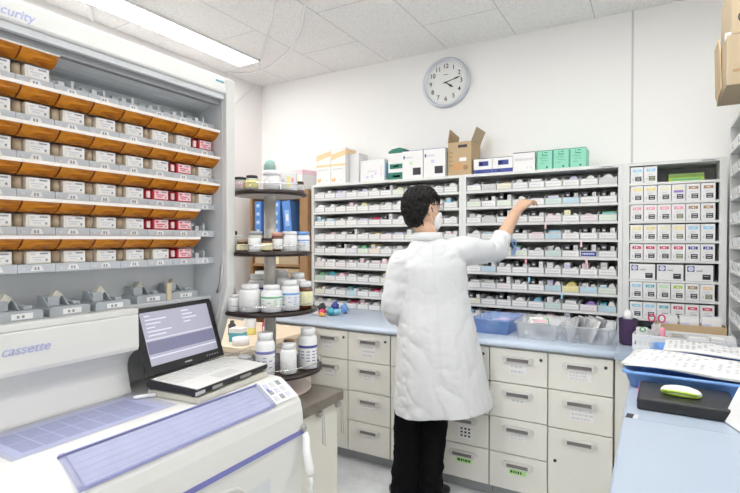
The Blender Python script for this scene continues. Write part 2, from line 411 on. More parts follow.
med_cabinet(-1.1475, -.166, 'medicine_cabinet', 'grey pigeonhole medicine cabinet the man reaches into, between two other cabinets', SZ)
IZ = [1.750, 1.640, 1.530, 1.416, 1.305, 1.192, 1.084, .968]
med_cabinet(-.165, .335, 'medicine_cabinet', 'narrow grey cabinet of small cartons in the right corner', IZ, edge=.034)

# trays
def tray_mesh(w, lm):
    m = MB(); d = .20
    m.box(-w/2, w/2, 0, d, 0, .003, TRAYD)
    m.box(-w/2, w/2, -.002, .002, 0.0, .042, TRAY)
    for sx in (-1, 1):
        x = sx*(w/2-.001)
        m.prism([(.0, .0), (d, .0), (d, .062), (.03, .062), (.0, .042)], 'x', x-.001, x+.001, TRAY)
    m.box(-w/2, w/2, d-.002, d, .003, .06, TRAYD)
    m.box(-w/2+.006, w/2-.006, -.0034, -.0019, .008, .036, lm)
    dark = BLKM if lm in (PAPER, PAPER2) else PRINT
    random.seed(int(lm.name.__hash__() & 7)+3)
    return m
PAPER2 = mat('white label', (.80, .80, .79), .6)
def label_marks(m, w, lm, sd):
    rr = random.Random(sd)
    k = -w/2+.014
    c = PRINTL if lm is not NAVY else PAPER
    while k < w/2-.02:
        q = rr.uniform(.004, .013); m.box(k, k+q, -.0042, -.0032, .018, .026, c); k += q+.003
TM = {}
def tray(w, lm, sd):
    key = (round(w, 3), lm.name, sd % 3)
    if key not in TM:
        m = tray_mesh(w, lm); label_marks(m, w, lm, sd % 3); TM[key] = m.mesh('tray')
    o = D.objects.new('medicine_tray', TM[key]); C.objects.link(o); return o
KM = {}
def kit(name, key, fn):
    if key not in KM: m = MB(); fn(m); KM[key] = m.mesh(name)
    o = D.objects.new(name, KM[key]); C.objects.link(o); return o
def carton(w, h, d, base, band):
    def fn(m):
        m.box(-w/2, w/2, 0, d, 0, h, base)
        if band: m.box(-w/2-.0004, w/2+.0004, -.0006, d*.6, h*.55, h*.86, band)
        m.box(-w*.3, w*.3, -.0009, 0, h*.66 if band is None else h*.25, h*.8 if band is None else h*.4, PRINTL)
    return kit('medicine_carton', ('c', round(w, 3), round(h, 3), base.name, band.name if band else ''), fn)
def blister(w, h, d, m1):
    def fn(m):
        n = 8; pr = [(-w/2, 0), (w/2, 0)] + [(w/2*math.cos(PI*i/n), h*.45 + h*.55*math.sin(PI*i/n)) for i in range(n+1)]
        m.prism(pr, 'y', 0, d, m1, True)
        for k in range(3): m.box(-w/2-.0005, w/2+.0005, -.0006, 0, h*(.12+.11*k), h*(.15+.11*k), PRINTL)
    return kit('blister_bundle', ('b', round(w, 3), round(h, 3), m1.name), fn)
BASES = {'w': PAPER, 'g': W_, 's': SILV, 'y': YELP, 'p': PINKP, 'b': SKY, 't': TEAL, 'n': GRN, 'l': LAV, 'k': DK, 'o': ORL, 'm': MINT, 'r': CRIM, 'v': PURP, 'Y': YEL, 'N': NAVY, 'G': GRNP, 'W': BRWN}
LT = {'G': mat('pale green slip', (.70, .78, .64), .6), 'm': mat('pale mint slip', (.58, .75, .70), .6), 'p': mat('pale pink slip', (.82, .72, .74), .6), 'o': mat('pale tan slip', (.80, .68, .55), .6), 'y': mat('pale cream slip', (.80, .79, .60), .6), 'b': mat('pale blue slip', (.45, .68, .80), .6), 'l': mat('pale lilac slip', (.72, .72, .84), .6), 'n': mat('soft green slip', (.45, .65, .50), .6)}
NM = {'w': 'white', 'g': 'white', 's': 'silver', 'y': 'pale yellow', 'p': 'pale pink', 'b': 'sky blue', 't': 'teal', 'n': 'green', 'l': 'lavender', 'k': 'dark', 'o': 'pale orange', 'm': 'mint', 'r': 'crimson', 'v': 'purple', 'Y': 'yellow', 'N': 'navy', 'G': 'pale green', 'W': 'brown'}
ROWN = ['top', 'second', 'third', 'fourth', 'fifth', 'sixth', 'seventh', 'eighth', 'bottom']
# (row, column) : (label colour, contents colour) as seen
SPEC_R = {(0,0):('w','l'), (0,1):('-','-'), (0,2):('y','W'), (0,3):('w','s'), (0,4):('w','w'), (0,5):('w','w'), (0,6):('w','l'), (0,7):('w','w'), (0,8):('-','s'),
 (1,0):('G','s'), (1,1):('w','k'), (1,2):('G','k'), (1,3):('w','w'), (1,4):('w','l'), (1,5):('m','s'), (1,6):('b','k'), (1,7):('w','k'), (1,8):('w','k'),
 (2,0):('w','w'), (2,1):('-','s'), (2,2):('w','k'), (2,3):('w','g'), (2,4):('w','k'), (2,5):('p','p'), (2,6):('w','y'), (2,7):('p','p'), (2,8):('G','n'),
 (3,0):('w','w'), (3,1):('w','s'), (3,2):('w','g'), (3,3):('w','k'), (3,4):('p','p'), (3,5):('b','b'), (3,6):('w','w'), (3,7):('w','k'), (3,8):('w','k'),
 (4,2):('G','y'), (4,3):('G','n'), (4,4):('w','w'), (4,5):('m','w'), (4,6):('w','k'), (4,7):('N','k'), (4,8):('w','k'),
 (5,0):('w','w'), (5,1):('b','k'), (5,2):('w','w'), (5,3):('w','k'), (5,4):('w','k'), (5,5):('w','w'), (5,6):('w','w'), (5,7):('w','p'), (5,8):('w','w'),
 (6,0):('w','w'), (6,1):('w','s'), (6,2):('p','k'), (6,3):('w','w'), (6,4):('w','k'), (6,5):('b','l'), (6,6):('Y','Y'), (6,7):('b','w'), (6,8):('G','w'),
 (7,0):('y','k'), (7,1):('w','s'), (7,2):('w','k'), (7,3):('w','w'), (7,4):('w','b'), (7,5):('m','g'), (7,6):('w','w'), (7,7):('p','v'), (7,8):('b','t')}
SPEC_L = {(0,7):('G','y'), (0,2):('l','l'), (1,3):('w','p'), (1,4):('w','y'), (3,0):('w','g'), (3,5):('w','Y'), (3,6):('p','l'), (3,7):('w','l'),
 (4,4):('G','n'), (4,5):('o','Y'), (4,3):('l','g'), (2,5):('w','r'), (5,0):('p','g'), (5,2):('p','w'), (6,0):('n','n'), (6,1):('g','t'), (6,6):('y','o'), (6,2):('w','p'),
 (7,3):('b','t'), (7,0):('y','W'), (8,1):('p','g'), (8,3):('w','r'), (8,4):('w','p'), (7,5):('w','r')}
rnd = random.Random(11)
def fill(x0, pitch, n, spec, cabname, default):
    for r in range(9):
        z = (SZ[r] if r < 8 else ZW)
        for c in range(n):
            lc, cc = spec.get((r, c), (rnd.choice(default), rnd.choice('wwwwwggggssskkwlgwwswpgw')))
            w = pitch-.004; cx = x0 + pitch*(c+.5); y = YW + .008
            lm = TRAY if lc == '-' else (PAPER2 if lc in 'wg' else LT.get(lc, BASES[lc]))
            o = tray(w, lm, r*n+c); o.location = (cx, y, z+.0006)
            where = '%s from left on the %s shelf, %s cabinet' % (ORD[c+1], ROWN[r], cabname)
            tag(o, 'grey tray with %s label, %s' % ('no' if lc == '-' else NM[lc], where), 'tray', 'pull-out medicine trays in the wall cabinets')
            if cc == '-': continue
            items = []
            kind = rnd.random()
            cap = SZ[r-1]-.014 - z if r else 1.85-z
            hmax = min(.088, (cap-.008))
            if cc == 'k':
                items = [('c', rnd.uniform(.022, .032), rnd.uniform(.07, .078), 'k', None, -.022), ('c', rnd.uniform(.02, .028), rnd.uniform(.055, .082), 'w', None, .026)]
            elif kind < .45:
                items = [('b', rnd.uniform(.048, .064), rnd.uniform(.05, .066), cc, None, rnd.uniform(-.012, .012))]
            elif kind < .75:
                items = [('c', rnd.uniform(.03, .038), rnd.uniform(.05, .075), cc, rnd.choice([None, None, None, None, PRINTL, SKY, PINKP, LAV, None]), -.022), ('b', .036, rnd.uniform(.045, .06), rnd.choice('wwg'), None, .022)]
            else:
                items = [('c', rnd.uniform(.06, .075), rnd.uniform(.045, .058), cc, rnd.choice([None, None, PRINTL, SKY, LAV, None, PINKP]), rnd.uniform(-.005, .005))]
            for q, (k, iw, ih, ic, band, dx) in enumerate(items):
                iw = round(iw*250)/250; ih = min(round(ih*200)/200, hmax); ba = BASES[ic]
                it = carton(iw, ih, .12, ba, band) if k == 'c' else blister(iw, ih, .12, ba)
                it.location = (cx+dx, y+.012+rnd.uniform(0, .02), z+.0042)
                pos = '' if len(items) == 1 else ('left one ' if dx < 0 else 'right one ')
                tag(it, '%s %s %sin the tray %s' % (NM[ic], 'carton' if k == 'c' else 'blister bundle', pos, where.replace('from left on the', 'from left,').replace(' shelf,', ' shelf,')),
                    'carton' if k == 'c' else 'blister pack', 'cartons in the medicine trays' if k == 'c' else 'blister bundles in the medicine trays')
fill(-2.410, .1020, 12, SPEC_L, 'left', 'w')
fill(-1.1215, .1030, 9, SPEC_R, 'middle', 'wwwwwg')

# little hanging tags on the shelf fronts
for i, (x, z, m, nm) in enumerate([(-.823, 1.512, SKY, 'blue'), (-.60, 1.512, PINKP, 'pink'), (-.72, 1.29, PINK, 'pink'), (-.39, 1.40, PINKP, 'pink'), (-.36, 1.30, PINKP, 'pink'), (-.50, 1.075, SKY, 'blue'), (-.70, 1.17, SKY, 'blue')]):
    m_ = MB(); m_.box(-.006, .006, -.003, -.001, -.022, .012, m); m_.box(-.006, .006, -.001, .012, .010, .012, m)
    o = m_.build('shelf_tag'); o.location = (x, YW-.0015, z); tag(o, 'small %s tag hanging on a shelf edge, %s from left in the middle cabinet' % (nm, ['third', 'fifth', 'fourth', 'last', 'second last', 'lowest', 'low'][i]), 'tag', 'tags on the shelf edges')
m_ = MB(); m_.tube([(0, 0, .03), (.012, 0, .02), (.016, 0, 0), (.008, 0, -.02), (-.004, 0, -.05), (-.012, 0, -.08), (.004, 0, -.06), (.012, 0, -.03), (-.004, 0, -.01), (-.012, 0, .012)], .0035, BTRAY, 6, True)
tag(m_.build('lanyard'), 'bright blue loop of cord hanging beside the white coat sleeve', 'cord').location = (-.798, YW-.0036, 1.395)

# small cartons in the corner cabinet
def sample_box(w, h, colm, sq, bar=None):
    def fn(m):
        m.box(-w/2, w/2, 0, .12, 0, h, PAPER)
        m.box(-w/2+.012, -w/2+.022, -.001, 0, h*.68, h*.86, colm); m.box(-w/2+.024, -w/2+.044, -.001, 0, h*.68, h*.86, colm)
        m.box(-w/2+.029, -w/2+.039, -.0016, -.0009, h*.73, h*.81, PAPER); m.box(w/2-.020, w/2-.010, -.001, 0, h*.68, h*.86, colm)
        if bar: m.box(-w/2+.010, w/2-.010, -.001, 0, h*.50, h*.64, bar)
        m.box(-w/2+.024, w/2-.010, -.001, 0, h*.12, h*.40, sq); m.box(-w/2+.028, w/2-.014, -.0016, -.0009, h*.30, h*.34, PRINTL)
        m.box(-w/2+.030, w/2-.016, -.0016, -.0009, h*.18, h*.22, PRINTL)
        m.box(-w/2+.010, -w/2+.017, -.001, 0, h*.16, h*.3, PRINTL); m.box(-w/2+.02, w/2-.02, -.001, 0, h*.5, h*.54, PRINTL) if not bar else None
    return kit('small_carton', ('s', round(w, 3), colm.name, sq.name, bar.name if bar else ''), fn)
OLV = mat('olive print', (.16, .20, .08), .5)
rows = [[(SKY, BLKM), (SKY, OLV)], [(YEL, BLKM), (YEL, BLKM), (YELP, BLKM), (YELP, BLKM, PURP), (BRWN, BLKM), (BRWN, BLKM)],
 [(PINK, BLKM), (PINK, BLKM), (PINK, BLKM), (PINK, OLV), (BRWN, BLKM), (BRWN, BLKM)], [(YEL, BLKM), (YEL, BLKM), (YELP, BLKM), (YEL, OLV), (SKY, BLKM), (SKY, BLKM)],
 [(CRIM, BLKM)]*3 + [(CRIM, OLV), (NAVY, BLKM), (NAVY, BLKM)], None, [(SKY, BLKM), (TEAL, BLKM), (GRNP, BLKM), (LIME, BLKM), (BRWN, BLKM), (ORL, OLV)],
 [(SKY, BLKM), (SKY, BLKM), (TEAL, BLKM), (CRIM, BLKM), (CRIM, BLKM), (CRIM, PURP)]]
for r, row in enumerate(rows):
    z = IZ[r]+.0006
    if row:
        for c, sp_ in enumerate(row):
            o = sample_box(.0655, .0915, *sp_); o.location = (-.1275+.0687*(c+.5), YW+.004, z)
            nm = {SKY: 'blue', YEL: 'yellow', YELP: 'pale yellow', PINK: 'pink', BRWN: 'brown', CRIM: 'red', NAVY: 'navy', TEAL: 'teal', GRNP: 'pale green', LIME: 'lime', ORL: 'tan'}[sp_[0]]
            tag(o, 'small white carton with %s marks, %s from left, %s row of the corner cabinet' % (nm, ORD[c+1], ORD[r+1]), 'carton', 'small printed cartons in the corner cabinet')
    else:
        for c in range(3):
            m = MB(); w = .128; h = .088
            m.box(-w/2, w/2, 0, .13, 0, h, PAPER); m.box(w/2, w/2+.006, 0.002, .13, 0, h, BLK)  # black side strip paints in the dark gap beside each carton
            m.box(-w/2+.008, -w/2+.042, -.001, 0, h*.58, h*.93, NAVY); m.M = Matrix.Translation((-w/2+.025, -.0008, h*.755)) @ Matrix.Rotation(PI/2, 4, 'X')
            m.lathe([(.013, 0), (.013, .0012)], (0, 0, 0), PAPER, 16); m.lathe([(.008, .001), (.008, .0018)], (0, 0, 0), LAV, 12); m.M = Matrix()
            m.box(w*.12, w/2-.012, -.001, 0, h*.1, h*.42, BLKM); m.box(w*.16, w/2-.02, -.0016, -.0009, h*.3, h*.33, PRINTL)
            m.box(-w*.1, w*.12, -.001, 0, h*.6, h*.66, PRINT); m.box(w*.0, w*.16, -.001, 0, h*.72, h*.75, PRINTL)
            o = m.build('wide_carton'); o.location = (-.1275+.1375*c+.065, YW+.004, z)
            tag(o, 'wide white carton with navy round emblem, %s from left in the corner cabinet' % ORD[c+1], 'carton', 'wide cartons in the corner cabinet')
m = MB(); m.box(-.085, .085, 0, .1, 0, .024, LIME); m.box(-.085, .085, 0, .1, .0242, .046, mat('light green card', (.20, .32, .08), .5)); m.box(-.07, .07, -.001, 0, .008, .018, GRN)
o = m.build('green_carton'); o.location = (.150, YW+.05, IZ[0]+.0006); tag(o, 'flat lime green carton on the top shelf of the corner cabinet', 'carton')

# ------------------------------------------------------------------ boxes on top of the cabinets
ZT = 1.8686
def topbox(x0, x1, y0, dep, h, base, deco, name, label, group=None, z=ZT, rz=0):
    w = x1-x0; m = MB(); m.box(-w/2, w/2, 0, dep, 0, h, base)
    for (a0, a1, b0, b1, mm) in deco: m.box(-w/2+a0*w, -w/2+a1*w, -.001, 0, b0*h, b1*h, mm)
    o = m.build(name); o.location = ((x0+x1)/2, y0, z); o.rotation_euler.z = rz
    tag(o, label, 'box', group); return o, m
for i, (x0, lab) in enumerate([(-2.405, 'tall white carton with orange bands, left of the pair on the cabinet'), (-2.262, 'tall white carton with orange bands, right of the pair on the cabinet')]):
    w = .138; h = .285; m = MB(); m.box(-w/2, w/2, 0, .16, 0, h, PAPER)
    m.prism([(-w/2, h*.66), (w/2, h*.80), (w/2, h*.93), (-w/2, h*.83)], 'y', -.001, 0, ORL)
    m.box(-w/2, w/2, -.001, 0, h*.50, h*.56, ORL); m.box(w/2, w/2+.001, 0, .16, h*.82, h*.97, ORL); m.box(-w*.4, w*.3, -.001, 0, h*.40, h*.43, PRINTL)
    for p in (-.3, ):
        m.M = Matrix.Translation((w*p, -.0005, h*.13)) @ Matrix.Rotation(PI/2, 4, 'X'); m.lathe([(.017, 0), (.017, .001)], (0, 0, 0), ORANGE, 16); m.M = Matrix()
        m.box(w*p-.005, w*p+.005, -.0018, -.0009, h*.13, h*.20, PAPER)
    m.box(w*.1, w*.3, -.001, 0, h*.1, h*.12, PRINTL)
    o = m.build('medicine_box'); o.location = (x0+w/2, 3.29, ZT); tag(o, lab, 'box', 'orange banded cartons on the cabinet top')
topbox(-2.118, -2.03, 3.34, .14, .24, mat('greyish white card', (.72, .72, .73), .6), [], 'medicine_box', 'plain greyish white box right beside the orange banded cartons')
o, m = topbox(-1.985, -1.775, 3.29, .18, .165, PAPER, [(.25, .35, .15, .28, LAV), (.45, .55, .15, .3, PRINTL), (.6, .68, .3, .4, LAV), (.3, .7, .45, .5, PRINTL), (.85, .9, .2, .7, PINKP)], 'medicine_box', 'low white box with faint small marks left of the green box')
MB().box(.1055, .1065, .01, .17, .02, .14, SKY).build('side_label', o)
o, m = topbox(-1.745, -1.622, 3.30, .2, .20, PAPER, [(0, 1, .0, .28, DGREEN), (.1, .95, .42, .60, DGREEN), (.3, .8, .1, .18, W_), (.3, .7, .49, .54, W_)], 'medicine_box', 'white box with dark green panels and a green open lid')
MB().prism([(-.07, .202), (.0, .205), (.15, .26), (.16, .255), (.0, .202)][0:0] or [(-.061, .2005), (.061, .2005), (.061, .232), (.03, .240), (-.03, .232), (-.061, .215)], 'y', .0, .2, DGREEN).build('lid', o)
for i, x0 in enumerate((-1.615, -1.445)):
    o, m = topbox(x0, x0+.163, 3.275, .2, .20, PAPER, [(.52, .9, .12, .38, BLKM), (.05, .12, .72, .84, NAVY), (.15, .5, .74, .80, PRINTL), (.35, .5, .5, .62, [GRNP, LAV][i])], 'medicine_box', 'white box with black square label, %s of two before the cardboard box' % ['left', 'right'][i], 'black labelled white boxes on the cabinet top')
    MB().box(-.08, .08, .004, .2, .2005, .204, NAVY).build('lid_edge', o)
# open cardboard carton
cbx = thing('cardboard_box', 'open brown cardboard box with raised flaps on the cabinet top', 'box', (-1.185, 3.30, ZT))
m = MB(); w = .085
m.box(-w, w, 0, .004, 0, .235, CARD); m.box(-w, w, .196, .2, 0, .235, CARD); m.box(-w, -w+.004, .0042, .1958, 0, .235, CARD); m.box(w-.004, w, .0042, .1958, 0, .235, CARD); m.box(-w+.004, w-.004, .0042, .1958, 0, .004, CARD)
for k in range(4): m.box(-.075, -.05, -.001, 0, .07+.03*k, .078+.03*k, BRWN)
m.box(-.01, .055, -.001, 0, .195, .215, BLKM); m.box(.0, .05, -.001, 0, .10, .125, PAPER); m.box(-.045, .02, -.001, 0, .04, .085, mat('orange stain print', (.62, .33, .15), .7)); m.build('carton_body', cbx)
m = MB(); m.M = Matrix.Translation((.045, -.0008, .055)) @ Matrix.Rotation(PI/2, 4, 'X'); m.lathe([(.018, 0), (.018, .001)], (0, 0, 0), BRWN, 16); m.build('round_mark', cbx)
m = MB(); m.M = Matrix.Translation((-w, .1, .235)) @ Matrix.Rotation(math.radians(8), 4, 'Y'); m.prism([(-.1, 0), (.1, 0), (.1, .075), (-.1, .095)], 'x', -.002, .002, CARD); m.build('flap', cbx)
m = MB(); m.M = Matrix.Translation((w, .1, .235)) @ Matrix.Rotation(math.radians(22), 4, 'Y'); m.box(-.002, .002, -.1, .1, 0, .10, CARDL); m.build('flap', cbx)
m = MB(); m.M = Matrix.Translation((w+.065, .07, .0)); m.box(-.06, .0, .0, .1, .112, .26, CARDL) if False else None
for i, (x0, x1) in enumerate([(-1.079, -.953), (-.950, -.815)]):
    topbox(x0, x1, 3.29, .2, .105, PAPER, [(0, 1, 0, .28, NAVY), (.28, .8, .50, .80, NAVY), (.35, .5, .58, .72, CRIM if i == 0 else NAVY), (.3, .45, .1, .18, W_), (0, 1, .97, 1.0, BLKM)], 'medicine_box',
           'low white and blue box, %s one, right of the cardboard box' % ['left', 'right'][i], 'white and blue boxes on the cabinet top')
o, m = topbox(-.811, -.672, 3.285, .2, .122, PAPER, [(.0, 1, .965, 1, BLKM), (.62, .70, .12, .2, PRINTL), (.8, .86, .1, .22, PRINTL)], 'medicine_box', 'plain white box with grey lettering left of the mint green boxes')
m = MB(); rr = random.Random(3); k = -.058
while k < .055: q = rr.uniform(.004, .011); m.box(k, k+q, -.0014, 0, .068, .084, PRINTL); k += q+.003
m.build('lettering', o)
for i in range(3):
    x0 = -.662+i*.0985; o, m = topbox(x0, x0+.095, 3.285, .16, .122, MINT, [(.2, .7, .58, .62, GRN), (.3, .75, .45, .48, GRN), (.2, .5, .3, .33, GRN), (.62, .72, .08, .16, BLKM), (.02, .06, 0, 1, DGREEN), (.35, .42, .68, .93, GRN), (.42, .7, .72, .76, DGREEN), (.5, .7, .86, .9, DGREEN), (.0, 1, .97, 1, DGREEN)], 'medicine_box', 'mint green carton, %s of the three at the right end of the cabinet top' % ['leftmost', 'middle', 'rightmost'][i], 'mint green cartons on the cabinet top')
# pink box on the brown cabinet
m = MB(); m.box(-.16, .16, -.12, .12, 0, .155, PAPER); m.box(-.161, .161, -.121, .121, .12, .156, PINKP); m.box(-.16, .16, -.12, .12, .1565, .158, PINK)
m.box(-.1, .06, -.1215, -.12, .05, .09, PRINTL); m.box(.05, .12, -.122, -.12, .03, .11, YELP)
o = m.build('pink_box'); o.location = (-2.62, 3.37, 1.836); o.rotation_euler.z = math.radians(-14); tag(o, 'long pink and white box on top of the brown shelf cabinet', 'box')

# ------------------------------------------------------------------ brown cabinet in the left corner
bc = thing('bookcase', 'brown wooden open shelf cabinet in the corner behind the bottle rack', 'cabinet', (-2.76, 3.22, 0))
def bb(n, a, mm=WOOD, p=bc): return MB().box(*a, mm).build(n, p)
bb('side_panel', (-.31, -.285, 0, .3, 0, 1.835)); bb('side_panel', (.235, .315, 0, .3, 0, 1.835)); bb('top_panel', (-.2848, .2348, 0, .3, 1.81, 1.835)); bb('back_panel', (-.2848, .2348, .285, .3, 0, 1.8095), mat('wood back', (.34, .20, .10), .6))
for z in (.06, .45, .955, 1.215, 1.465): bb('shelf', (-.2848, .2348, .002, .2845, z-.02, z))
BXC = mat('box blue panel', (.30, .48, .82), .5)
def bluebox(x, z, w, h, lab, rz=0, ry=0):
    m = MB(); m.box(-w/2, w/2, 0, .22, 0, h, BLUEBX); m.box(-w*.25, w*.3, -.001, 0, h*.25, h*.72, BXC); m.box(-w*.1, w*.2, -.0018, -.0009, h*.4, h*.6, PAPER)
    o = m.build('blue_box'); o.location = (x, 3.24, z); o.rotation_euler = (0, ry, 0); tag(o, lab, 'box', 'blue boxes in the brown cabinet')
for k in range(4): bluebox(-3.0, 1.4656+k*.0725, .07, .072, 'blue box in the left stack of the brown cabinet, %s from the bottom' % ORD[k+1])
for k in range(4): bluebox(-2.80, 1.4656+k*.0725, .10, .072, 'blue box in the middle stack of the brown cabinet, %s from the bottom' % ORD[k+1])
bluebox(-2.662, 1.466, .085, .285, 'tall blue box leaning against the right stack in the brown cabinet', 0, math.radians(-5))
def cbox(name, x0, x1, z0, z1, lab, mm=CARD, deco=()):
    m = MB(); m.box(x0, x1, 3.235, 3.44, z0, z1, mm)
    for a in deco: m.box(a[0], a[1], 3.234, 3.235, a[2], a[3], a[4])
    tag(m.build(name), lab, 'box')
cbox('cardboard_box', -3.03, -2.55, 1.2156, 1.30, 'flat wide cardboard box on the middle shelf of the brown cabinet', CARDL, [(-2.8, -2.76, 1.2156, 1.30, YELP)])
cbox('cardboard_box', -2.85, -2.54, .9556, 1.18, 'square cardboard box on the lower shelf of the brown cabinet', CARD, [(-2.71, -2.68, .9556, 1.18, CARDL), (-2.62, -2.57, 1.08, 1.12, BRWN)])
for k in range(2): cbox('medicine_box', -3.03, -2.87, .9556+k*.1, 1.05+k*.1, 'white box with navy marks, %s of two in the brown cabinet' % ['lower', 'upper'][k], PAPER, [(-3.0, -2.93, .985+k*.1, 1.02+k*.1, NAVY)])

# ------------------------------------------------------------------ beige side table with odds and ends
bt = thing('side_table', 'low beige topped table by the left wall behind the bottle rack', 'table', (-2.5, 2.25, 0))
MB().box(-.6, .62, -.35, .33, .82, .85, BEIGE).build('tabletop', bt, .004)
MB().box(-.57, .59, -.32, .30, .0, .8195, mat('table body beige', (.62, .55, .47), .6)).build('cabinet_body', bt)
m = MB(); m.box(-.04, .04, -.03, .03, 0, .05, TEAL); m.box(-.04, .04, -.03, .03, .0505, .075, PAPER); o = m.build('small_box'); o.location = (-2.03, 2.03, .8506); o.rotation_euler.z = .3; tag(o, 'small white and teal box on the beige table', 'box')
m = MB(); m.lathe([(.045, 0), (.045, .04), (.025, .04)], (0, 0, 0), W_, 24); o = m.build('tape_roll'); o.location = (-1.95, 1.97, .8506); tag(o, 'white round roll on the beige table edge', 'roll')
ob = thing('bottle', 'yellow and white bottle with a blue cap on the beige table', 'bottle', (-2.12, 2.22, .8506))
m = MB(); m.lathe([(.034, 0), (.036, .01), (.036, .035), (.034, .04)], (0, 0, 0), YEL, 20); m.lathe([(.0345, .04), (.036, .045), (.036, .09), (.025, .105)], (0, 0, 0), W_, 20); m.build('bottle_body', ob)
m = MB(); m.lathe([(.04, .1055), (.045, .12), (.03, .15), (.012, .16)], (0, 0, 0), mat('faded blue cap', (.20, .28, .52), .5), 16); m.build('cap', ob)
for k, (x, y, mm, nm) in enumerate([(-2.2, 2.15, DK, 'dark'), (-2.05, 2.28, CRIM, 'red brown'), (-1.97, 2.2, W_, 'white')]):
    o = MB().lathe([(.022, 0), (.022, .06), (.012, .07), (.012, .085)], (0, 0, 0), mm, 14).build('small_bottle'); o.location = (x, y, .8506); tag(o, 'small %s bottle on the beige table beside the blue capped bottle' % nm, 'bottle')

# ------------------------------------------------------------------ dark topped cabinet that carries the rotating rack
sc = thing('side_cabinet', 'cream cabinet with a dark laminate top beside the tablet machine', 'cabinet', (-1.42, 1.435, 0))
MB().box(-.5, .405, -.14, .125, .818, .855, STONE).build('top', sc, .003)
MB().box(-.48, .385, -.125, .11, .0, .8175, mat('cream panel', (.70, .68, .61), .5, var=.02, scale=4)).build('carcass', sc)
for yy in (-.02, .098):
    m = MB(); x = .41
    m.tube([(.40, yy, .80), (.41, yy, .79), (.412, yy, .70)], .0016, STEEL, 6); m.tube([(.41, yy+.01, .80), (.413, yy+.012, .72), (.412, yy+.014, .69)], .0016, STEEL, 6); m.box(.386, .40, yy-.006, yy+.018, .795, .81, STEEL)
    m.build('wire_hook', sc)
rk = thing('rotating_rack', 'four tier revolving bottle rack with dark round shelves on a steel pole', 'rack', (-1.263, 1.43, .8556))
RB = .8556
m = MB(); m.lathe([(.150, .0), (.155, .004), (.150, .012), (.06, .018), (.02, .03)], (0, 0, 0), PLATE, 40); m.build('base', rk)
m = MB(); m.lathe([(.022, .02), (.022, .795)], (0, 0, 0), mat('grey pole', (.50, .48, .45), .4, .2), 18); m.build('pole', rk)
m = MB(); m.lathe([(.0225, .795), (.0225, .845), (.017, .862), (.008, .868)], (0, 0, 0), mat('green cap', (.25, .40, .36), .3), 18); m.build('pole_cap', rk)
RIM = mat('dark brown shelf rim', (.020, .010, .008), .35)
SHEL = {}
for n, (z, r) in enumerate([(.933, .197), (1.152, .178), (1.364, .157), (1.586, .138)]):
    m = MB(); m.lathe([(.0225, 0), (r-.012, -.002), (r, .0), (r+.001, .010), (r-.008, .014), (r-.012, .012), (.0225, .012)], (0, 0, 0), RIM, 48, cap=False)
    m.lathe([(.023, -.0005), (r-.014, -.003)], (0, 0, 0), mat('shelf underside', (.55, .52, .50), .4), 40, cap=False)
    o = m.build('shelf', rk); o.location.z = z-RB
    q = MB(); q.tube([((r-.004)*math.cos(a*PI/20), (r-.004)*math.sin(a*PI/20), .036) for a in range(40)], .0016, CHROME, 6, True)
    for a in range(8): q.tube([((r-.004)*math.cos(a*PI/4+.2), (r-.004)*math.sin(a*PI/4+.2), .010), ((r-.004)*math.cos(a*PI/4+.2), (r-.004)*math.sin(a*PI/4+.2), .036)], .0013, CHROME, 5)
    q.build('rail', o)
    SHEL[n] = z+.0145
def bottle(n, lat, dep, r, h, body, capm, lab, band=None, capr=.75, neck=.14, lm=PAPER, cat='bottle', name='medicine_bottle'):
    # lat: to the right, dep: away from the aisle, both from the pole
    cx, cy = -1.263 + .866*lat - .5*dep, 1.43 + .5*lat + .866*dep
    t = thing(name, lab, cat, (cx, cy, SHEL[n]+.0004), random.uniform(0, 6), 'bottles on the revolving rack')
    cz = h*(1-neck*1.3); b_ = MB()
    b_.lathe([(r*.92, 0), (r, h*.03), (r, cz-h*.1), (r*.93, cz-h*.04), (r*capr, cz)], (0, 0, 0), body, 24); b_.build('bottle_body', t)
    c = MB(); c.lathe([(r*capr*1.04, cz+.0004), (r*capr*1.04, h-.002), (r*capr*.95, h)], (0, 0, 0), capm, 24); c.build('cap', t)
    if lm:
        l = MB(); l.lathe([(r*1.004, h*.12), (r*1.012, h*.125), (r*1.012, cz-h*.16), (r*1.004, cz-h*.155)], (0, 0, 0), lm, 24, cap=False)
        if band: l.lathe([(r*1.016, h*.52), (r*1.02, h*.525), (r*1.02, h*.58), (r*1.016, h*.585)], (0, 0, 0), band, 24, cap=False)
        rr = random.Random(int(lat*1000)+n)
        for rrw in range(4):
            z0 = h*(.2+.075*rrw)
            for s in range(10):
                if rr.random() < .3: continue
                a = 2*PI*s/10; l.M = Matrix.Rotation(a, 4, 'Z'); l.box(r*1.0, r*1.018, -r*.2, r*.18, z0, z0+h*.02, band or PRINTL); l.M = Matrix()
        l.build('bottle_label', t)
    return t
WB = mat('bottle white plastic', (.82, .83, .84), .35, var=.01)
GL = mat('clear glass jar', (.55, .57, .53), .15)
# lowest shelf
bottle(0, .012, -.148, .034, .150, WB, WB, 'large white bottle with violet band at the front of the lowest rack shelf', STRIPE)
bottle(0, .088, -.118, .029, .105, WB, WB, 'plain medium white bottle between two taller ones, lowest rack shelf')
bottle(0, .148, -.045, .034, .148, WB, WB, 'tall white bottle at the right end of the lowest rack shelf', NAVY)
bottle(0, -.062, -.13, .026, .065, WB, WB, 'short white bottle at the left of the lowest rack shelf', None, .85)
bottle(0, -.125, -.07, .033, .040, WB, W_, 'flat white jar at the far left of the lowest rack shelf', None, .95, .2, None)
bottle(0, .055, .10, .028, .075, WB, BRWN, 'small bottle with brown cap at the back of the lowest rack shelf')
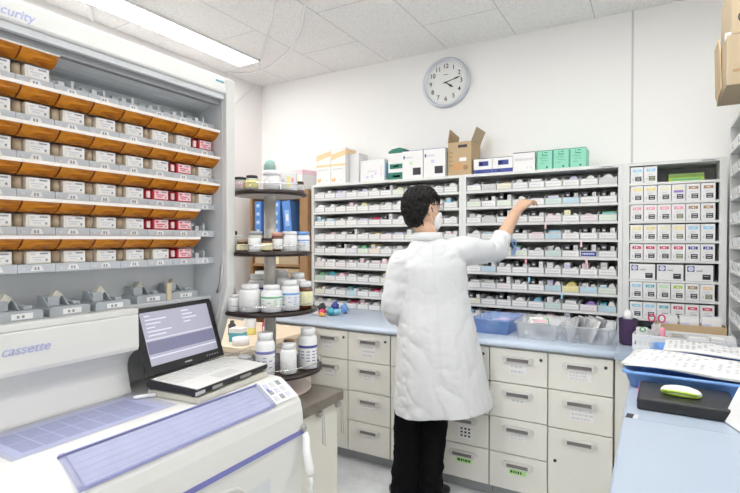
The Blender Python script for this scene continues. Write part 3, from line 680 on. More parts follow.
# third shelf
bottle(1, -.047, -.115, .039, .096, WB, WB, 'wide white bottle at the front left of the third rack shelf')
bottle(1, .030, -.122, .037, .094, WB, WB, 'wide white bottle with green print at the front of the third shelf', GRN)
bottle(1, .088, -.080, .034, .108, WB, WB, 'white bottle with blue band at the right of the third shelf', BTRAY)
bottle(1, .137, -.035, .028, .100, BROWNG, WB, 'amber brown bottle with a white cap at the right end, third shelf', None, .8, .16, YELP)
bottle(1, -.105, -.112, .021, .060, WB, WB, 'small white bottle left of the wide ones on the third shelf')
bottle(1, -.142, -.05, .027, .085, GL, WB, 'clear bottle at the far left end of the third rack shelf', None, .8, .14, None)
bottle(1, .03, .07, .035, .135, WB, WB, 'tall white bottle at the back of the third rack shelf')
bottle(1, -.06, .06, .036, .12, WB, WB, 'white bottle at the back left of the third rack shelf', NAVY)
bottle(1, .095, .06, .034, .125, WB, WB, 'tall white bottle behind the amber one on the third shelf')
# second shelf
bottle(2, -.112, -.07, .028, .060, WB, WB, 'white jar at the left of the second rack shelf', None, .9)
bottle(2, -.138, -.01, .022, .075, BROWNG, BLK, 'dark brown bottle at the far left of the second shelf', None, .7, .16, YELP)
bottle(2, -.075, -.11, .022, .045, BROWNG, CARDL, 'brown jar with tan lid at the front of the second shelf', None, .95, .2, YELP)
bottle(2, -.027, -.125, .025, .072, GL, TRAYD, 'clear bottle with grey lid at the front of the second shelf', None, .9)
bottle(2, .014, -.125, .020, .048, BROWNG, BLK, 'small brown jar with black lid front of second shelf', None, .9, .16, YELP)
bottle(2, .045, -.10, .021, .068, BROWNG, mat('salmon cap', (.72, .36, .28), .5), 'amber bottle with a salmon pink cap, second shelf', None, .9)
bottle(2, .086, -.075, .028, .072, WB, WB, 'white bottle beside the blue capped one, second rack shelf', None, .9)
bottle(2, .128, -.04, .027, .072, WB, BTRAY, 'white bottle with a bright blue cap at the right, second shelf', BTRAY, .9)
# top shelf
bottle(3, -.095, -.06, .024, .048, GL, BLK, 'jar with black lid and pink label, left of the top shelf', None, .9, .16, PINKP)
bottle(3, -.045, -.095, .022, .050, GL, BLK, 'jar with black lid and yellow label on the top rack shelf', None, .9, .16, YEL)
bottle(3, .024, -.085, .030, .068, WB, WB, 'wide white tub at the front of the top rack shelf', None, .98, .2, None)
bottle(3, .115, -.015, .018, .038, BROWNG, BLK, 'tiny brown bottle at the right edge of the top shelf', None, .8)
m = MB(); m.box(-.026, .026, -.02, .02, 0, .066, PAPER); m.box(-.006, .006, -.0212, -.02, .014, .05, YEL); m.box(.012, .020, -.0212, -.02, .03, .045, PINK); m.box(-.022, -.014, -.0212, -.02, .03, .04, LAV); m.box(-.02, .02, -.0212, -.02, .004, .008, PRINTL)
o = m.build('small_box'); o.location = (-1.263+.866*.083+.5*.055, 1.43+.5*.083-.866*.055, SHEL[3]+.0004); o.rotation_euler.z = .5; tag(o, 'small white box with a yellow emblem on the top rack shelf', 'box')

# ------------------------------------------------------------------ tablet packing machine
XM = -1.30
mc = thing('tablet_packing_machine', 'big white tablet packing machine with cassette shelves and a sloped desk', 'machine', (-1.6, .7, 0))
MO = Vector((-1.6, .7, 0))
def mp(name, mb, bevel=0, parent=None, seg=2):
    mb.v = [v - MO for v in mb.v]; return mb.build(name, parent or mc, bevel, seg)
Y0, Y1 = .0, 1.285
mp('side_panel', MB().prism([(-1.95, .966), (-1.95, 1.985), (-1.297, 1.985), (-1.295, 1.30), (-1.297, 1.262), (-1.308, 1.21), (-1.327, 1.15), (-1.356, 1.07), (-1.385, 1.00), (-1.40, .966)], 'y', 1.245, Y1, MACH, False), .004)
mp('side_lining', MB().prism([(-1.434, .99), (-1.434, 1.20), (-1.46, 1.24), (-1.46, 1.90), (-1.315, 1.90), (-1.315, 1.28), (-1.335, 1.18), (-1.40, 1.02)], 'y', 1.2425, 1.2448, MACHG))
mp('slot_handle', MB().tube([(-1.315, 1.2405, 1.33), (-1.325, 1.2405, 1.26), (-1.34, 1.2405, 1.235)], .006, STEEL, 8))
mp('left_panel', MB().box(-1.95, -1.30, Y0, Y0+.03, .966, 1.93, MACH))
mp('cornice', MB().prism([(-1.95, 1.928), (-1.300, 1.928), (-1.296, 1.933), (-1.300, 1.978), (-1.312, 1.990), (-1.95, 1.990)], 'y', Y0, 1.2445, MACH), .002)
mp('shutter_rail', MB().box(-1.322, -1.306, Y0+.03, 1.2420, 1.910, 1.9275, MACHG))
mp('shutter_rail', MB().box(-1.345, -1.324, Y0+.03, 1.2420, 1.893, 1.924, MACHD))
mp('shutter_roll', MB().prism([(-1.36, 1.924)] + [(-1.44 + .08*math.cos(a*PI/12), 1.925 - .045*math.sin(a*PI/12)) for a in range(0, 7)] + [(-1.46, 1.88), (-1.46, 1.924)], 'y', Y0+.03, 1.2420, MACHG))
mp('back_panel', MB().box(-1.95, -1.46, Y0+.031, 1.2420, 1.2225, 1.924, MACHG))
ZS = [1.8985-.0935*r for r in range(6)]
PIT = .0899; YC0 = .6155
def colb(c): return YC0 + PIT*c
HZ = [z-.0930 for z in ZS]      # underside of each holder row
for r in range(6):
    mp('holder_shelf', MB().box(-1.4595, -1.36, Y0+.031, 1.2415, HZ[r]+.002, HZ[r]+.008, MACHG))
CLIP = mat('clear clip plastic', (.60, .64, .67), .2)
for r in range(6):
    for c in range(-1, 7):
        ya, yb = colb(c)+.0006, colb(c+1)-.0006
        if c == 6: yb = 1.2410
        h = MB(); h.box(-1.4595, -1.355, ya, yb, HZ[r]+.0085, HZ[r]+.0210, HOLD); h.box(-1.359, -1.3545, ya, yb, HZ[r], HZ[r]+.0085, HOLD)
        h.prism([(ya+.028, HZ[r]+.004), (ya+.060, HZ[r]+.004), (ya+.054, HZ[r]+.017), (ya+.034, HZ[r]+.017)], 'x', -1.3552, -1.3538, PAPER)
        h.box(-1.3552, -1.3532, ya+.038, ya+.042, HZ[r]+.006, HZ[r]+.014, PRINT); h.box(-1.3552, -1.3532, ya+.045, ya+.049, HZ[r]+.006, HZ[r]+.014, PRINT)
        h.box(-1.3552, -1.3538, ya+.008, ya+.018, HZ[r]+.007, HZ[r]+.012, PRINTL)
        filled = (r == 0 and c <= 0) or r in (1, 2, 3) or (r in (4, 5) and c < 6)
        if not filled:
            h.box(-1.42, -1.405, ya+.01, ya+.04, HZ[r]+.0210, HZ[r]+.045, CLIP); h.box(-1.40, -1.37, ya+.05, ya+.056, HZ[r]+.0210, HZ[r]+.042, CLIP); h.box(-1.39, -1.375, ya+.02, ya+.034, HZ[r]+.0210, HZ[r]+.037, CLIP)
            h.tube([(-1.38, ya+.06, HZ[r]+.0210), (-1.39, ya+.066, HZ[r]+.047)], .003, CLIP, 6)
        mp('cassette_holder', h)
# cassettes: one white and one red, copied
def make_cassette(red):
    B = RED if red else CREAM
    t = thing('tablet_cassette', 'x', 'cassette', (0, 0, 0), 0, 'tablet cassettes in the packing machine')
    m = MB(); m.box(-.085, 0, .024, .082, 0, .032, B); m.box(-.09, -.03, .004, .0238, 0, .030, B)
    m.box(-.085, -.02, .026, .080, .0322, .035, B)
    body = m.build('cassette_body', t, .0015)
    m = MB(); m.M = Matrix.Translation((-.022, .013, .001)); m.lathe([(.0125, 0), (.0125, .031)], (0, 0, 0), RED if red else TAN, 14); grip = m.build('grip', t)
    m = MB(); m.box(-.0001, .0012, .030, .079, .004, .031, PINKL if red else PAPER); lab = None
    for (a, b_, c_, d_, q) in ((.055, .074, .024, .028, PRINT), (.034, .044, .022, .027, PRINTL), (.036, .066, .015, .018, PRINTL), (.040, .058, .009, .012, PRINTL), (.068, .073, .007, .013, PRINT)): m.box(.001, .0017, a, b_, c_, d_, CRIM if red and q is PRINTL else q)
    lb = m.build('cassette_label', t)
    if red:
        m = MB(); m.box(-.008, -.004, .006, .018, .006, .026, PINKL); g2 = m.build('side_label', t); reg(t, g2)
    cov = MB(); n = 6
    a0, a1 = .0006, PIT-.0006
    top = [(.032, .0640), (.028, .056), (.018, .046), (.006, .0385), (-.004, .0365)]
    vs = []; 
    for (x, z) in top: vs += [(x, a0, z), (x, a1, z)]
    cov.add(vs, [(2*i, 2*i+1, 2*i+3, 2*i+2) for i in range(4)], AMBER, True)
    vs2 = [(v[0]-.0022, v[1], v[2]+.0012) for v in vs]; cov.add(vs2, [(2*i, 2*i+2, 2*i+3, 2*i+1) for i in range(4)], AMBER, True)
    cov.prism([(.034, .0640), (.030, .056), (.020, .046), (.006, .0375), (-.004, .0360), (-.02, .050), (-.03, .0640)], 'y', a0, a0+.0022, AMBERD)
    cov.box(-.085, .030, a0, a1, .0640, .0648, AMBER)
    cv = cov.build('cover', t)
    cv['label'] = 'amber transparent cover'
    lp = MB(); lp.box(.028, .037, a0-.0004, a1+.0004, .0630, .0715, mat('cover lip white', (.92, .88, .83), .4)); l2 = lp.build('cover_lip', cv)
    reg(cv, l2); reg(t, body, grip, lb, cv)
    return t
protoW = make_cassette(False); protoR = make_cassette(True)
reds = {(1, 6), (2, 5), (3, 4), (3, 5), (4, 4), (4, 5), (5, 5)}
usedW = usedR = False
RN = ['top', 'second', 'third', 'fourth', 'fifth', 'lowest']
for r in range(6):
    for c in range(-1, 7):
        if r == 0 and c > 0: continue
        if r >= 4 and c == 6: continue
        red = (r, c) in reds
        loc = (-1.362, colb(c), HZ[r]+.0213)
        lab = '%s tablet cassette, %s column from the right, %s row of the machine' % ('red' if red else 'white', ORD[7-c], RN[r])
        if red and not usedR: usedR = True; protoR.location = loc; protoR['label'] = lab
        elif not red and not usedW: usedW = True; protoW.location = loc; protoW['label'] = lab
        else: dup(protoR if red else protoW, loc, 0, lab)
# ledge and flap
mp('ledge', MB().box(-1.4595, -1.3005, Y0+.031, .905, 1.205, 1.222, MACH), .002)
mp('ledge', MB().box(-1.4595, -1.372, .9055, 1.2415, 1.205, 1.222, MACHG), .002)
mp('drop_panel', MB().prism([(-1.4595, 1.2045), (-1.302, 1.2045), (-1.300, 1.200), (-1.298, 1.112), (-1.302, 1.100), (-1.325, 1.092), (-1.343, 1.075), (-1.352, 1.055), (-1.351, 1.030), (-1.343, 1.00), (-1.335, .975), (-1.335, .967), (-1.4595, .967)], 'y', Y0+.031, .905, MACH, False), .002)
mp('inner_wall', MB().box(-1.46, -1.435, .9055, 1.2415, .967, 1.2045, MACHG))
# desk body
desk = [(-1.95, .0), (-1.95, .966), (-1.090, .966), (-1.070, .962), (-1.045, .946), (-1.004, .915), (-.994, .900), (-.986, .870), (-.980, .812), (-.980, .797), (-.986, .790), (-.992, .60), (-1.0, .1), (-1.0, 0)]
mp('desk_body', MB().prism(desk, 'y', Y0, Y1-.012, MACH, False), .006, seg=3)
mp('stripe', MB().box(-.9805, -.9775, Y0, Y1-.018, .797, .812, STRIPE))
m = MB(); 
mp('recessed_panel', MB().box(-.992, -.9885, Y0+.1, 1.12, .2, .745, MACHG), .002)
mp('grip_ring', MB().tube([(-.984, .93 + .11*math.cos(a*PI/16), .64 + .11*math.sin(a*PI/16)) for a in range(32)], .006, MACH, 8, True))
mp('door_knob', MB().lathe([(.018, 0), (.018, .012), (.012, .02)], (0, 0, 0), BLK, 16)).location = tuple(Vector((-.985, .93, .705)) - MO + MO*1) 
# first tinted lid flat on the desk
mp('label_window', MB().box(-1.325, -1.134, .50, .905, .9672, .9705, BGLASS), .001)
m = MB(); m.box(-1.31, -1.15, .515, .885, .9662, .9668, mat('window tray', (.72, .75, .86), .4)); mp('window_tray', m)
cards = MB(); CM = mat('greyed lilac print', (.46, .48, .62), .5, var=.12, scale=60)
for k in range(7):
    for j in range(2): cards.box(-1.296+j*.068, -1.232+j*.068, .535+k*.047, .578+k*.047, .9669, .9671, CM)
mp('tablet_guide', cards)
# long sloped lid
th = math.atan2(.966-.915, -1.004+1.078)
M0 = Matrix.Translation((-1.076, 0, .9675)) @ Matrix.Rotation(th, 4, 'Y')
m = MB(); m.M = M0
m.box(0, .098, .56, 1.150, .0015, .004, BGLASS); m.box(0, .0025, .56, 1.15, -.004, .005, STRIPE); m.box(.088, .098, .56, 1.150, .004, .0055, BGLASS)
m.box(0, .096, .56, .572, -.002, .008, BGLASS); m.box(0, .096, 1.14, 1.152, -.002, .008, BGLASS)
mp('sloped_lid', m)
m = MB(); m.M = M0
m.box(.006, .092, .575, 1.137, .0003, .0009, mat('chute lilac', (.63, .65, .72), .3))
for k in range(5): m.box(.014+k*.016, .016+k*.016, .576, 1.136, .0009, .0013, mat('chute line', (.52, .56, .74), .3))
m.box(.09, .0945, .575, 1.137, .0003, .0012, STRIPE)
mp('chute', m)
m = MB(); m.M = M0
m.box(.004, .092, 1.158, 1.262, .0004, .0025, mat('control panel grey', (.74, .76, .80), .35))
for i in range(3):
    for j in range(3): m.box(.012+i*.026, .030+i*.026, 1.168+j*.028, 1.184+j*.028, .0025, .004, [LAV, PRINTL, TRAYD][(i*2+j) % 3])
m.box(.03, .045, 1.166, 1.176, .004, .0045, STRIPE)
mp('control_panel', m)
m = MB(); m.tube([(-.972, 1.262, .800), (-.965, 1.262, .785), (-.955, 1.25, .75), (-.935, 1.24, .70), (-.93, 1.24, .685)], [.010, .012, .013, .014, .010], W_, 12); mp('side_lever', m)
m = MB(); m.M = Matrix.Translation((-.978, 1.262, .815)) @ Matrix.Rotation(PI/2, 4, 'Y'); m.lathe([(.012, 0), (.012, .006), (.008, .01)], (0, 0, 0), TRAYD, 14); mp('hinge', m)
m = MB(); m.tube([(-.932, 1.24, .675), (-.925, 1.235, .66), (-.94, 1.25, .64), (-.93, 1.24, .61)], .007, W_, 10); mp('hose', m)
text('lettering', 'Security', .031, TXB, mc, face_x(XM+.0042 - MO.x, .579 - MO.y, 1.949 - MO.z), shear=.25)
text('lettering', 'Tablet cassette', .033, TXB, mc, face_x(-1.2975 - MO.x, .560 - MO.y, 1.160 - MO.z), shear=.3)
mp('brand_mark', MB().box(-1.2985, -1.2965, 1.20, 1.235, 1.963, 1.968, TEAL))

# loose cassette bases on the ledge
def gadget():
    t = thing('cassette_base', 'x', 'cassette base', (0, 0, 0), 0, 'grey cassette bases on the ledge')
    m = MB(); m.prism([(-.052, 0), (.052, 0), (.052, .020), (.046, .024), (-.046, .024), (-.052, .020)], 'x', -.09, .0, GADG); m.box(-.001, .001, -.02, .028, .004, .018, PAPER)
    m.box(.001, .0016, -.008, -.002, .007, .014, PRINT); m.box(.001, .0016, .003, .009, .007, .014, PRINT); a = m.build('base_plate', t, .002)
    m = MB(); m.box(-.08, -.03, -.042, -.012, .0242, .048, GADG); m.prism([(-.075, .0242), (-.02, .0242), (-.05, .052), (-.075, .052)], 'y', -.046, -.042, GADG); m.prism([(-.075, .0242), (-.02, .0242), (-.05, .046), (-.075, .046)], 'y', .005, .01, GADG)
    m.box(-.07, -.015, .014, .034, .0242, .033, GADG); b_ = m.build('feed_block', t, .0015)
    m = MB(); m.M = Matrix.Translation((-.055, -.018, .046)) @ Matrix.Rotation(math.radians(-35), 4, 'X'); m.box(-.008, .012, -.007, .013, -.01, .018, mat('pale lever', (.60, .58, .50), .4)); c_ = m.build('lever', t)
    reg(t, a, b_, c_); return t
gp = gadget()
gl = ['leftmost grey cassette base with lever on the white machine ledge', 'second grey cassette base from the left on the machine ledge', 'middle grey cassette base of the five on the machine ledge', 'second grey cassette base from the right, behind the laptop screen', 'rightmost grey cassette base on the ledge, next to the tan peg']
for i, y in enumerate((.612, .732, .851, 1.006, 1.132)):
    l = (-1.335 if i < 3 else -1.377, y, 1.2226)
    if i == 0: gp.location = l; gp['label'] = gl[0]
    else: dup(gp, l, 0, gl[i])
o = MB().box(-.006, .006, -.009, .009, 0, .058, mat('tan peg', (.62, .54, .38), .5)).build('wooden_peg', None, .003); o.location = (-1.380, 1.0690, 1.2226); tag(o, 'short tan peg standing between two cassette bases on the ledge', 'peg')

# ------------------------------------------------------------------ laptop
lp = thing('laptop', 'black and white laptop open on the machine desk', 'laptop', (-1.190, 1.082, .9848), math.radians(5))
# local: +x towards the user, y along the keyboard
MB().prism([(-.10, .004), (.082, .004), (.090, .010), (.090, .022), (-.10, .030), (-.107, .02)], 'y', -.160, .160, BLK).build('chassis', lp, .003)
MB().prism([(-.088, .0298), (.088, .0228), (.088, .0246), (-.088, .0316)], 'y', -.156, .156, KEYS).build('palm_rest', lp)
m = MB()
for r in range(6):
    for c in range(15):
        x = -.078+r*.0150; y = -.137+c*.0196; z = .0313-(x+.088)*.0398
        m.box(x-.0064, x+.0064, y-.0088, y+.0088, z, z+.002, KEYS)
m.build('keyboard', lp)
MB().prism([(-.105, -.0178), (.092, -.0178), (.092, -.0002), (-.105, -.0002)], 'y', -.155, .155, mat('pale docking base', (.70, .68, .60), .5)).build('docking_base', lp, .003)
m = MB(); m.prism([(.026, .0262), (.072, .0244), (.072, .0254), (.026, .0272)], 'y', -.045, .045, mat('touchpad grey', (.58, .58, .58), .3)); m.build('touchpad', lp)
for (a, b_, mm) in ((-.10, -.06, TRAYD), (.02, .07, STEEL), (-.165, -.13, TRAY)): MB().box(.0902, .0925, a, b_, .008, .017, mm).build('front_port', lp)
for (x, y) in ((-.09, -.15), (-.09, .15), (.07, -.15), (.07, .15)): MB().lathe([(.006, 0), (.006, .0042)], (x, y, 0), BLKM, 10).build('rubber_foot', lp)
sm = mat('laptop screen', (.30, .30, .37), .25, emit=.55)
sm2 = mat('screen dark band', (.15, .15, .23), .25, emit=.5); sm3 = mat('screen text', (.50, .50, .58), .3, emit=.5)
scr = MB().prism([(-.004, .0), (.004, .0), (.004, .204), (.0, .207), (-.004, .204)], 'y', -.162, .162, BLK).build('lid', lp, .003)
scr.location = (-.100, 0, .0335); scr.rotation_euler = (0, math.radians(-19), 0)
m = MB(); m.box(.0042, .0046, -.139, .139, .028, .190, sm); m.box(.0046, .0048, -.137, .137, .062, .100, sm2)
for k in range(6): m.box(.0046, .0048, -.125, -.125+.02+.012*((k*5) % 7), .176-k*.012, .180-k*.012, sm3)
for k in range(4): m.box(.0046, .0048, .02, .05+.015*(k % 3), .176-k*.012, .180-k*.012, sm3)
m.box(.0046, .0048, -.137, .137, .104, .107, sm3); m.box(.0046, .0048, -.137, .137, .050, .054, sm3)
m.build('screen', scr)
MB().box(.0042, .0050, -.015, .015, .012, .016, TRAY).build('maker_mark', scr)
for k in range(5): MB().box(.0042, .0050, .08+k*.012, .086+k*.012, .012, .016, TRAYD).build('indicator', scr)
m = MB(); m.M = Matrix.Translation((0, 0, .006)) @ Matrix.Rotation(PI/2, 4, 'Y'); m.lathe([(.004, -.03), (.006, -.02), (.006, .025), (.004, .03)], (0, 0, 0), W_, 12)
o = m.build('plug_adapter'); o.location = (-1.262, .895, .9672); o.rotation_euler.z = math.radians(60); tag(o, 'small white rounded stick lying at the left corner of the laptop', 'stick')

# ------------------------------------------------------------------ right hand worktop and what stands on it
rt = thing('worktop', 'pale blue worktop running along the right side towards the viewer', 'worktop', (.32, 1.5, .846))
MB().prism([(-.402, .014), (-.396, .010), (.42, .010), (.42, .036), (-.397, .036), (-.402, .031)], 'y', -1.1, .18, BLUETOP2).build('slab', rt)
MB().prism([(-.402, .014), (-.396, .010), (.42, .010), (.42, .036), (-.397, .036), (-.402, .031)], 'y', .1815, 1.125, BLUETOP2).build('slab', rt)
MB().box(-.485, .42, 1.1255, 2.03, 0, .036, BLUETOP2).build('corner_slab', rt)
rc = thing('base_cabinet', 'cream base cabinet under the right hand worktop', 'cabinet', (.32, 1.5, 0))
MB().box(-.392, .41, -1.05, 1.12, .07, .8555, CABF).build('carcass', rc); MB().box(-.484, -.3925, 1.16, 1.19, .0, .8455, CABF).build('filler_panel', rc); MB().box(-.36, .41, -1.04, 1.11, 0, .0695, PLINTH).build('plinth', rc)
m = MB(); m.box(-.015, .004, -.020, .020, 0, .0006, BLKM); m.box(.005, .018, -.020, .020, 0, .0006, PRINTL); o = m.build('sticker'); o.location = (-.058, 1.70, .8824); o.rotation_euler.z = -.1; tag(o, 'small black and grey square sticker on the right worktop', 'sticker')
ZR = .8826
# black case with the lime green hand held thing on top
m = MB(); m.box(-.13, .13, -.11, .11, 0, .038, BLK); cs = thing('black_case', 'flat black case on the right worktop before the blue tray', 'case', (.085, 1.885, ZR), math.radians(-1))
m.build('case_body', cs, .006); m = MB(); m.box(-.1306, -.129, -.03, .108, .006, .034, CRIM); m.build('red_edge', cs)
mo = thing('correction_tape', 'white and lime green oval gadget lying on the black case', 'gadget', (.075, 1.865, ZR+.0386), math.radians(-8))
m = MB(); m.lathe([(.001, .0), (.8, .002), (1, .010)], (0, 0, 0), W_, 32); m = MB()
m.lathe([(.050, .0), (.056, .004), (.058, .009)], (0, 0, 0), LIME, 32, sy=.46); m.build('lower_shell', mo)
m = MB(); m.lathe([(.0578, .0093), (.055, .017), (.046, .024), (.028, .029), (.004, .031)], (0, 0, 0), mat('glossy white shell', (.88, .90, .82), .2), 32, sy=.46); m.build('upper_shell', mo)
m = MB(); m.tube([(-.05, -.018, .012), (-.02, -.025, .016), (.02, -.0255, .016), (.045, -.019, .012)], .004, LIME, 8); m.build('side_band', mo)
# blue document trays
def doc_tray(w, d, h, name, lab, loc, rz):
    t = thing(name, lab, 'tray', loc, rz); a, b_ = w/2, d/2; s = .82
    m = MB(); k = 10
    def ring(x, y, z, r=.03):
        out = []
        for cx_, cy_, a0 in ((x-r, y-r, 0), (-x+r, y-r, 90), (-x+r, -y+r, 180), (x-r, -y+r, 270)):
            for q in range(4): an = math.radians(a0+q*30); out.append((cx_+r*math.cos(an), cy_+r*math.sin(an), z))
        return out
    m.loft([ring(a-.025, b_-.025, .0), ring(a-.008, b_-.008, h-.012), ring(a, b_, h-.010), ring(a, b_, h), ring(a-.012, b_-.012, h), ring(a-.03, b_-.03, .004)], BTRAY, cap=True)
    m.build('tray_shell', t); return t
doc_tray(.40, .34, .062, 'document_tray', 'blue plastic tray full of papers, front one on the right worktop', (.105, 2.175, ZR), math.radians(-3))
doc_tray(.40, .28, .062, 'document_tray', 'blue plastic tray behind the front one, under white papers', (.185, 2.515, ZR), math.radians(-3))
def papers(pts, z0, n, lab, name='paper_sheet', loc=(0, 0), rz=0, wave=.008, seed=1):
    t = thing('paper_stack', lab, 'papers', (loc[0], loc[1], z0), rz)
    x0, x1, y0, y1 = pts
    for k in range(n):
        rr = random.Random(seed+k); g = MB(); NX, NY = 10, 8; vs = []; ang = rr.uniform(-.06, .06)
        for i in range(NX+1):
            for j in range(NY+1):
                x = x0+(x1-x0)*i/NX; y = y0+(y1-y0)*j/NY
                e = max(abs(i/NX-.5), abs(j/NY-.5))*2
                z = k*.002 + wave*(math.sin(i*.55)*.5 + .5) - (wave*.6*(e**6))
                vs.append((x*math.cos(ang)-y*math.sin(ang), x*math.sin(ang)+y*math.cos(ang), z+.012))
        f = [(i*(NY+1)+j, (i+1)*(NY+1)+j, (i+1)*(NY+1)+j+1, i*(NY+1)+j+1) for i in range(NX) for j in range(NY)]
        g.add(vs, f, PAPER, True)
        if k == n-1:
            for q in range(9):
                jj = 1+q*.68; 
                for s in range(14):
                    if rr.random() < .35: continue
                    i = .6+s*.62; x = x0+(x1-x0)*i/NX; y = y0+(y1-y0)*jj/NY
                    z = k*.002 + wave*(math.sin(i*.55)*.5+.5)+.0136; X = x*math.cos(ang)-y*math.sin(ang); Y = x*math.sin(ang)+y*math.cos(ang)
                    g.add([(X-.006, Y-.002, z), (X+.006, Y-.002, z), (X+.006, Y+.002, z), (X-.006, Y+.002, z)], [(0, 1, 2, 3)], PRINT)
        o = g.build(name, t); so = o.modifiers.new('s', 'SOLIDIFY'); so.thickness = .0006
    return t
papers((-.200, .20, -.165, .15), ZR+.062, 4, 'printed white papers overflowing the front blue tray', loc=(.115, 2.20), rz=math.radians(-7))
papers((-.155, .19, -.13, .13), ZR+.062, 3, 'printed white papers in the rear blue tray', loc=(.195, 2.52), rz=math.radians(-3), seed=9)
# standing white sheet at the right edge
m = MB(); m.M = Matrix.Translation((.245, 1.60, ZR+.003)) @ Matrix.Rotation(math.radians(20), 4, 'Z') @ Matrix.Rotation(math.radians(24), 4, 'Y'); m.box(-.001, .002, -.06, .2, 0, .11, PAPER); m.box(-.001, .1, -.06, .2, -.001, .0, PAPER) if False else None
tag(m.build('folded_leaflet'), 'white sheet leaning at the right edge of the worktop', 'paper')
m = MB(); m.box(.285, .36, 1.56, 1.84, ZR, ZR+.085, PAPER); tag(m.build('paper_box'), 'white box at the right edge that the sheet leans on', 'box')

# purple pot with a white ball, perforated white basket, cartons
pp = thing('pen_pot', 'dark purple six sided pot with a white tissue, on the corner of the worktops', 'pot', (-.118, 2.86, ZR))
m = MB(); m.lathe([(.036, 0), (.040, .01), (.044, .135), (.041, .135), (.035, .02)], (0, 0, 0), PURPD, 6, smooth=False); m.build('pot', pp, .003)
o = MB().ball((0, 0, .145), .026, PAPER, sc=(.9, .9, 1.35)).build('white_tissue'); o.location = (-.118, 2.86, ZR); tag(o, 'white tissue tuft poking out of the dark purple pot', 'tissue')
bk = thing('plastic_basket', 'white perforated plastic basket holding cartons below the corner cabinet', 'basket', (.12, 2.83, ZR), math.radians(-4))
m = MB(); a, b_, h = .205, .10, .075
for sy in (-1, 1):
    y = sy*b_
    m.box(-a, a, y-.002, y+.002, 0, .026, W_); m.box(-a, a, y-.002, y+.002, .046, .058, W_); m.box(-a, a, y-.005, y+.005, .0645, h, W_)
    for k in range(21): x = -a+.002+k*(2*a-.004)/20; m.box(x-.004, x+.004, y-.0015, y+.0015, .025, .066, W_)
    m.box(-a, a, y-.0018, y+.0018, .058, .0648, W_)
for sx in (-1, 1):
    x = sx*a; m.box(x-.002, x+.002, -b_, b_, 0, .026, W_); m.box(x-.002, x+.002, -b_, b_, .046, h, W_)
    for k in range(9): y = -b_+.01+k*.0225; m.box(x-.0015, x+.0015, y-.004, y+.004, .025, .047, W_)
m.box(-a, a, -b_, b_, 0, .003, W_); m.build('basket_shell', bk)
m = MB(); x, y, w, d = .155, 2.985, .15, .05
m.box(x-w, x+w, y-d, y-d+.003, 0, .11, CARD); m.box(x-w, x+w, y+d-.003, y+d, 0, .11, CARD); m.box(x-w, x-w+.003, y-d+.0031, y+d-.0031, 0, .11, CARD); m.box(x+w-.003, x+w, y-d+.0031, y+d-.0031, 0, .11, CARD); m.box(x-w, x+w, y-d, y+d, -.0004, .003, CARD)
o = m.build('cardboard_tray'); o.location.z = ZR+.001; tag(o, 'brown cardboard tray behind the white basket', 'tray')
for k in range(3):
    m = MB(); m.box(-.04, .04, -.035, .035, 0, .145, PAPER); m.box(-.038, .0, -.0362, -.035, .10, .115, LAV); m.box(-.03, .03, -.0362, -.035, .06, .064, PRINTL); m.box(-.03, .02, -.0362, -.035, .05, .054, PRINTL); m.box(-.041, .041, -.03, .03, .1455, .147, PRINTL)
    o = m.build('medicine_box'); o.location = (.058+k*.094, 2.985, ZR+.0045); o.rotation_euler.z = [.1, 0, -.05][k]; tag(o, 'white upright carton, %s of three in the cardboard tray' % ['left', 'middle', 'right'][k], 'box', 'upright cartons in the cardboard tray')
# things in the white basket
m = MB(); m.lathe([(.02, 0), (.024, .11), (.021, .11), (.018, .006)], (0, 0, 0), CLEARW, 16); cp = m.build('cup'); cp.location = (.01, 2.86, ZR+.0035); tag(cp, 'clear cup holding red handled scissors in the basket', 'cup')
sx = thing('scissors', 'red handled scissors standing in the clear cup', 'scissors', (.01, 2.86, ZR+.012))
m = MB(); m.tube([(-.004, 0, 0), (-.012, 0, .11)], .003, STEEL, 6); m.tube([(.004, 0, 0), (.014, 0, .11)], .003, STEEL, 6); m.build('blades', sx)
for sgn in (-1, 1): m = MB(); m.tube([(sgn*.022+.014*math.cos(a*PI/8), 0, .133+.018*math.sin(a*PI/8)) for a in range(16)], .004, CRIM, 6, True); m.build('handle', sx)
m = MB(); m.tube([(-.025+.012*math.cos(a*PI/8), 0, .012*math.sin(a*PI/8)) for a in range(16)], .003, GRN, 6, True); o = m.build('green_ring'); o.location = (-.025, 2.79, ZR+.0935); o.rotation_euler.x = .5; tag(o, 'green ring clip on the rim of the white basket', 'clip')
o = MB().lathe([(.012, 0), (.012, .095), (.009, .105)], (0, 0, 0), PINK, 14).build('glue_stick'); o.location = (.035, 2.80, ZR+.0035); tag(o, 'pink tube standing in the white basket', 'tube')
for k, (x, y, w, h, mm) in enumerate([(-.055, 2.84, .05, .09, PAPER), (.10, 2.84, .05, .07, SILV), (.18, 2.84, .07, .065, PAPER), (.26, 2.83, .05, .07, PAPER)]):
    m = MB(); m.box(-w/2, w/2, -.03, .03, 0, h, mm); m.box(-w*.3, w*.3, -.0306, -.03, h*.4, h*.5, PRINTL); o = m.build('small_box'); o.location = (x, y, ZR+.0035); tag(o, '%s small box in the white basket, %s from the left' % ('silver' if mm is SILV else 'white', ORD[k+1]), 'box', 'small boxes in the white basket')

